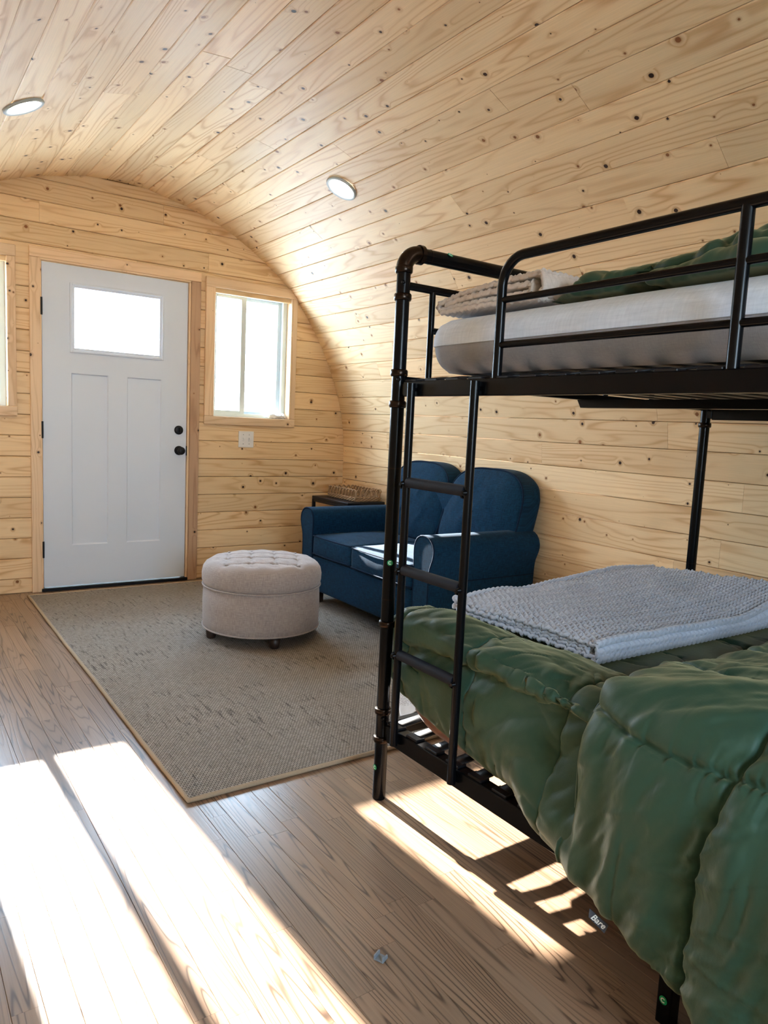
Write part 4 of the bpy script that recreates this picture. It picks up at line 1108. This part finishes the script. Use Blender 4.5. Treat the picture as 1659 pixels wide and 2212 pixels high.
    cu = bpy.data.curves.new('lettering', 'FONT'); cu.body = 'Bare'; cu.size = 0.0165; cu.align_x = 'CENTER'; cu.align_y = 'CENTER'; cu.shear = 0.25; cu.extrude = 0.0003; cu.materials.append(WHITE_PRINT); cu.offset = 0.00025
    tmp = bpy.data.objects.new('lettering_curve', cu); C.objects.link(tmp); dg = bpy.context.evaluated_depsgraph_get()
    lm = bpy.data.meshes.new_from_object(tmp.evaluated_get(dg)); bpy.data.objects.remove(tmp); to = bpy.data.objects.new('lettering', lm); C.objects.link(to)
    up = -dn; M = Matrix((d, up, d.cross(up))).transposed().to_4x4(); c = (A+B+Cc+D)/4+nn*.0008+d*.001
    if d.cross(up).dot(nn) < 0: M = Matrix((-d, up, nn)).transposed().to_4x4()
    M.translation = c; to.parent = lab; to.matrix_parent_inverse = Matrix(); to.matrix_basis = M
comforter_lower()

def comforter_upper():
    t = thing('comforter', 'dark green quilted comforter bunched on the white upper mattress', 'comforter', (1.1, -4.3, 1.45))
    st = []
    for y, k in ((-3.625, .02), (-3.68, .30), (-3.80, .52), (-4.0, .75), (-4.2, .92), (-4.5, 1.0), (-4.8, 1.0), (-5.08, .8), (-5.13, .3)):
        b = 1.4635
        st.append([(0.66, y, b), (0.565-.03*k, y, b+.004), (0.545-.04*k, y, b+.025*k), (0.560-.035*k, y, b+.045*k), (0.585-.03*k, y, b+.047*k), (0.565-.035*k, y, b+.055*k), (0.575-.035*k, y, b+.085*k), (0.66, y, b+.118*k), (0.85, y, b+.150*k), (1.1, y, b+.175*k), (1.4, y, b+.165*k), (1.65, y, b+.12*k), (1.76, y, b+.05*k), (1.78, y, b)])
    P = loft(st, 200, 260); T_, S_ = arclen(P); Nn = normals(P); sg = 1 if Nn[130, 120, 2] > 0 else -1; Nn = Nn*sg; tt = -P[:, :, 1]
    h = puffs(tt, S_, [3.9, 4.2, 4.5, 4.8], [0.27, 0.6, 0.95, 1.3], 0.014) + 0.034*crease(tt, S_, 1.35, 3, 14, 3) + 0.022*crease(tt, S_, 1.1, 6, 30, 5) - 0.004*sharp(tt, S_, 1.4, 4, 20, 6)
    fade = np.clip(T_/.12, 0, 1)*np.clip(S_/.1, 0, 1)*np.clip((S_[:, -1:]-S_)/.1, 0, 1)
    P = P + Nn*(h*fade)[..., None]
    P[:, :, 2] = np.maximum(P[:, :, 2], 1.4645)
    gridmesh('quilted_cover', P, QUILT, t, np.stack([T_, S_], -1))
comforter_upper()

# ================================================================ WAFFLE BLANKETS
def spiral(front, back, hgt, turns):
    """open cross-section (y, z) of a sheet folded into flat layers; front < back are y limits"""
    g_ = hgt/4.0; p = []
    def arc_(cy_, cz, r, a0, a1, n=7): return [(cy_+r*math.cos(a), cz+r*math.sin(a)) for a in np.linspace(a0, a1, n)]
    p += [(back-.03, g_*2.4), ((front+back)/2, g_*2.4), (front+.050, g_*2.4)]
    p += arc_(front+.050, g_*1.75, g_*.65, math.pi/2, 3*math.pi/2)[1:]
    p += [((front+back)/2, g_*1.1), (back-.016, g_*1.1)]
    p += arc_(back-.016, g_*2.25, g_*1.15, -math.pi/2, math.pi/2)[1:]
    p += [((front+back)/2, g_*3.4), (front+.018, g_*3.4)]
    p += arc_(front+.018, g_*1.85, g_*1.6, math.pi/2, 3*math.pi/2, 9)[1:]
    p += [((front+back)/2, g_*.25), (back-.02, g_*.25)]
    return p
def waffle_blanket(name, label, x0, x1, front, back, z, hgt, mat, amp, skew=0.0, cell=0.0185, rumple=0.0, lift=0.0, seed=0, nx=300, th=0.006):
    sec = np.array([(0, a, b) for a, b in spiral(front, back, hgt, 2)])
    s3, Ltot = resample(sec, int(Ltot_n(sec)/0.0052))
    xs = np.linspace(x0, x1, nx); n = len(s3)
    X, Sg = np.meshgrid(xs, np.linspace(0, Ltot, n), indexing='ij')
    Y = np.tile(s3[:, 1], (nx, 1)); Z = np.tile(s3[:, 2], (nx, 1))
    P = np.stack([X, Y, Z+z], -1)
    u = (X-x0)/(x1-x0)
    P[:, :, 1] += skew*u
    P[:, :, 0] += 0.02*(vnoise(Sg*3.0, X*0, seed)-.5)*np.exp(-u*6)                # uneven fold ends
    lay = (Z/hgt)
    P[:, :, 2] += lift*u**2*lay + rumple*lay*(fbm(X*4, Y*4, seed+2)*1.6 + 0.35*np.sin(X*9+Y*4))
    P[:, :, 2] += 0.012*lay*np.sin(X*5.2+1.2)*np.cos(Y*6)
    Nn = normals(P)
    st_ = np.floor(Sg/(cell*.8)) % 2; w_ = np.abs(np.sin((X+st_*cell/2)*math.pi/cell))*np.abs(np.sin(Sg*math.pi/(cell*.8))); w_ = 1-w_**2.4
    w_ = w_ + 0.25*np.abs(np.sin(Sg*math.pi/(cell*.4)))
    P = P + Nn*((w_-.5)*amp)[..., None]
    o = gridmesh(name, P, mat, None, np.stack([X, Sg], -1)); tag(o, label, 'blanket')
    sd = o.modifiers.new('thickness', 'SOLIDIFY'); sd.thickness = th; sd.offset = 0
    return o
def Ltot_n(sec): return resample(sec, 10)[1]
waffle_blanket('waffle_blanket', 'pale grey waffle blanket folded on the lower green comforter', 0.735, 1.80, -3.70, -3.10, 0.537, 0.056, GREY_WAFFLE, 0.0098, skew=-0.02, cell=0.0215, rumple=0.026, lift=0.05, seed=3, th=0.0105)
waffle_blanket('waffle_blanket', 'beige waffle blanket crumpled at the foot of the upper bunk', 0.515, 1.25, -3.615, -3.215, 1.467, 0.072, BEIGE_WAFFLE, 0.0055, skew=0.0, cell=0.020, rumple=0.034, lift=0.0, seed=9, nx=160, th=0.0125)

# ================================================================ SMALL THINGS
def paper():
    nu, nv = 40, 30; X, Y = np.meshgrid(np.linspace(0, .42, nu), np.linspace(0, .30, nv), indexing='ij')
    Z = 0.022+0.016*np.maximum(0, fbm(X*9, Y*9, 3)+.15)+0.02*(X/.42)**2
    P = np.stack([0.780+X*.95+Y*.60, -2.785+Y*.95+X*.30, Z+.004], -1)
    o = gridmesh('instruction_sheet', P, PAPER, None, np.stack([X, Y], -1)); tag(o, 'crumpled white printed sheet on rug below the lower bunk', 'paper')
    sd = o.modifiers.new('thickness', 'SOLIDIFY'); sd.thickness = .0006
    m = MB(); c = Vector((0.90, -2.70, 0.058)); m.add([c, c+Vector((.035, .008, .004)), c+Vector((.012, .04, .002))], [(0, 1, 2)]); q = m.build('arrow_mark', BLACK_M, o)
paper()
def clip():
    t = thing('plastic_clip', 'small grey plastic clip lying on the oak floor', 'clip', (0.023, -3.757, 0))
    M = Matrix.Translation((0.023, -3.757, 0)) @ Matrix.Rotation(math.radians(25), 4, 'Z')
    m = MB(); m.bbox(-.011, .011, -.012, .012, 0.0005, .004, .001, M); m.bbox(-.011, .011, .008, .012, .003, .012, .001, M); m.bbox(-.011, -.003, -.012, -.008, .003, .013, .001, M); m.build('body', CLIP_GREY, t)
    m = MB(); m.bbox(.003, .0105, -.012, -.008, .003, .009, .001, M); m.build('tab', CLIP_GREY, t)
clip()
def bag():
    q, F = roundbox(1.53, 1.675, 0.004, 0.050, 1.157, 1.190, 0.016, 16)
    m = MB(); q = q.copy(); d = fbm(q[:, 0]*40, q[:, 1]*60+q[:, 2]*50, 5)*.03+.014*(ridge(q[:, 0]*50+q[:, 2]*60, q[:, 1]*70, 2)-.4)
    q[:, 2] = np.maximum(1.157, q[:, 2]+d); q[:, 1] = np.clip(q[:, 1]+d*.5, 0.0, .053)
    q[:, 2] = np.where(q[:, 0] > 1.64, q[:, 2]+.0*q[:, 2], q[:, 2])
    m.add(q, F, True); o = m.build('plastic_bag', PLASTIC_W); tag(o, 'crumpled white plastic bag on the right window sill', 'bag')
bag()
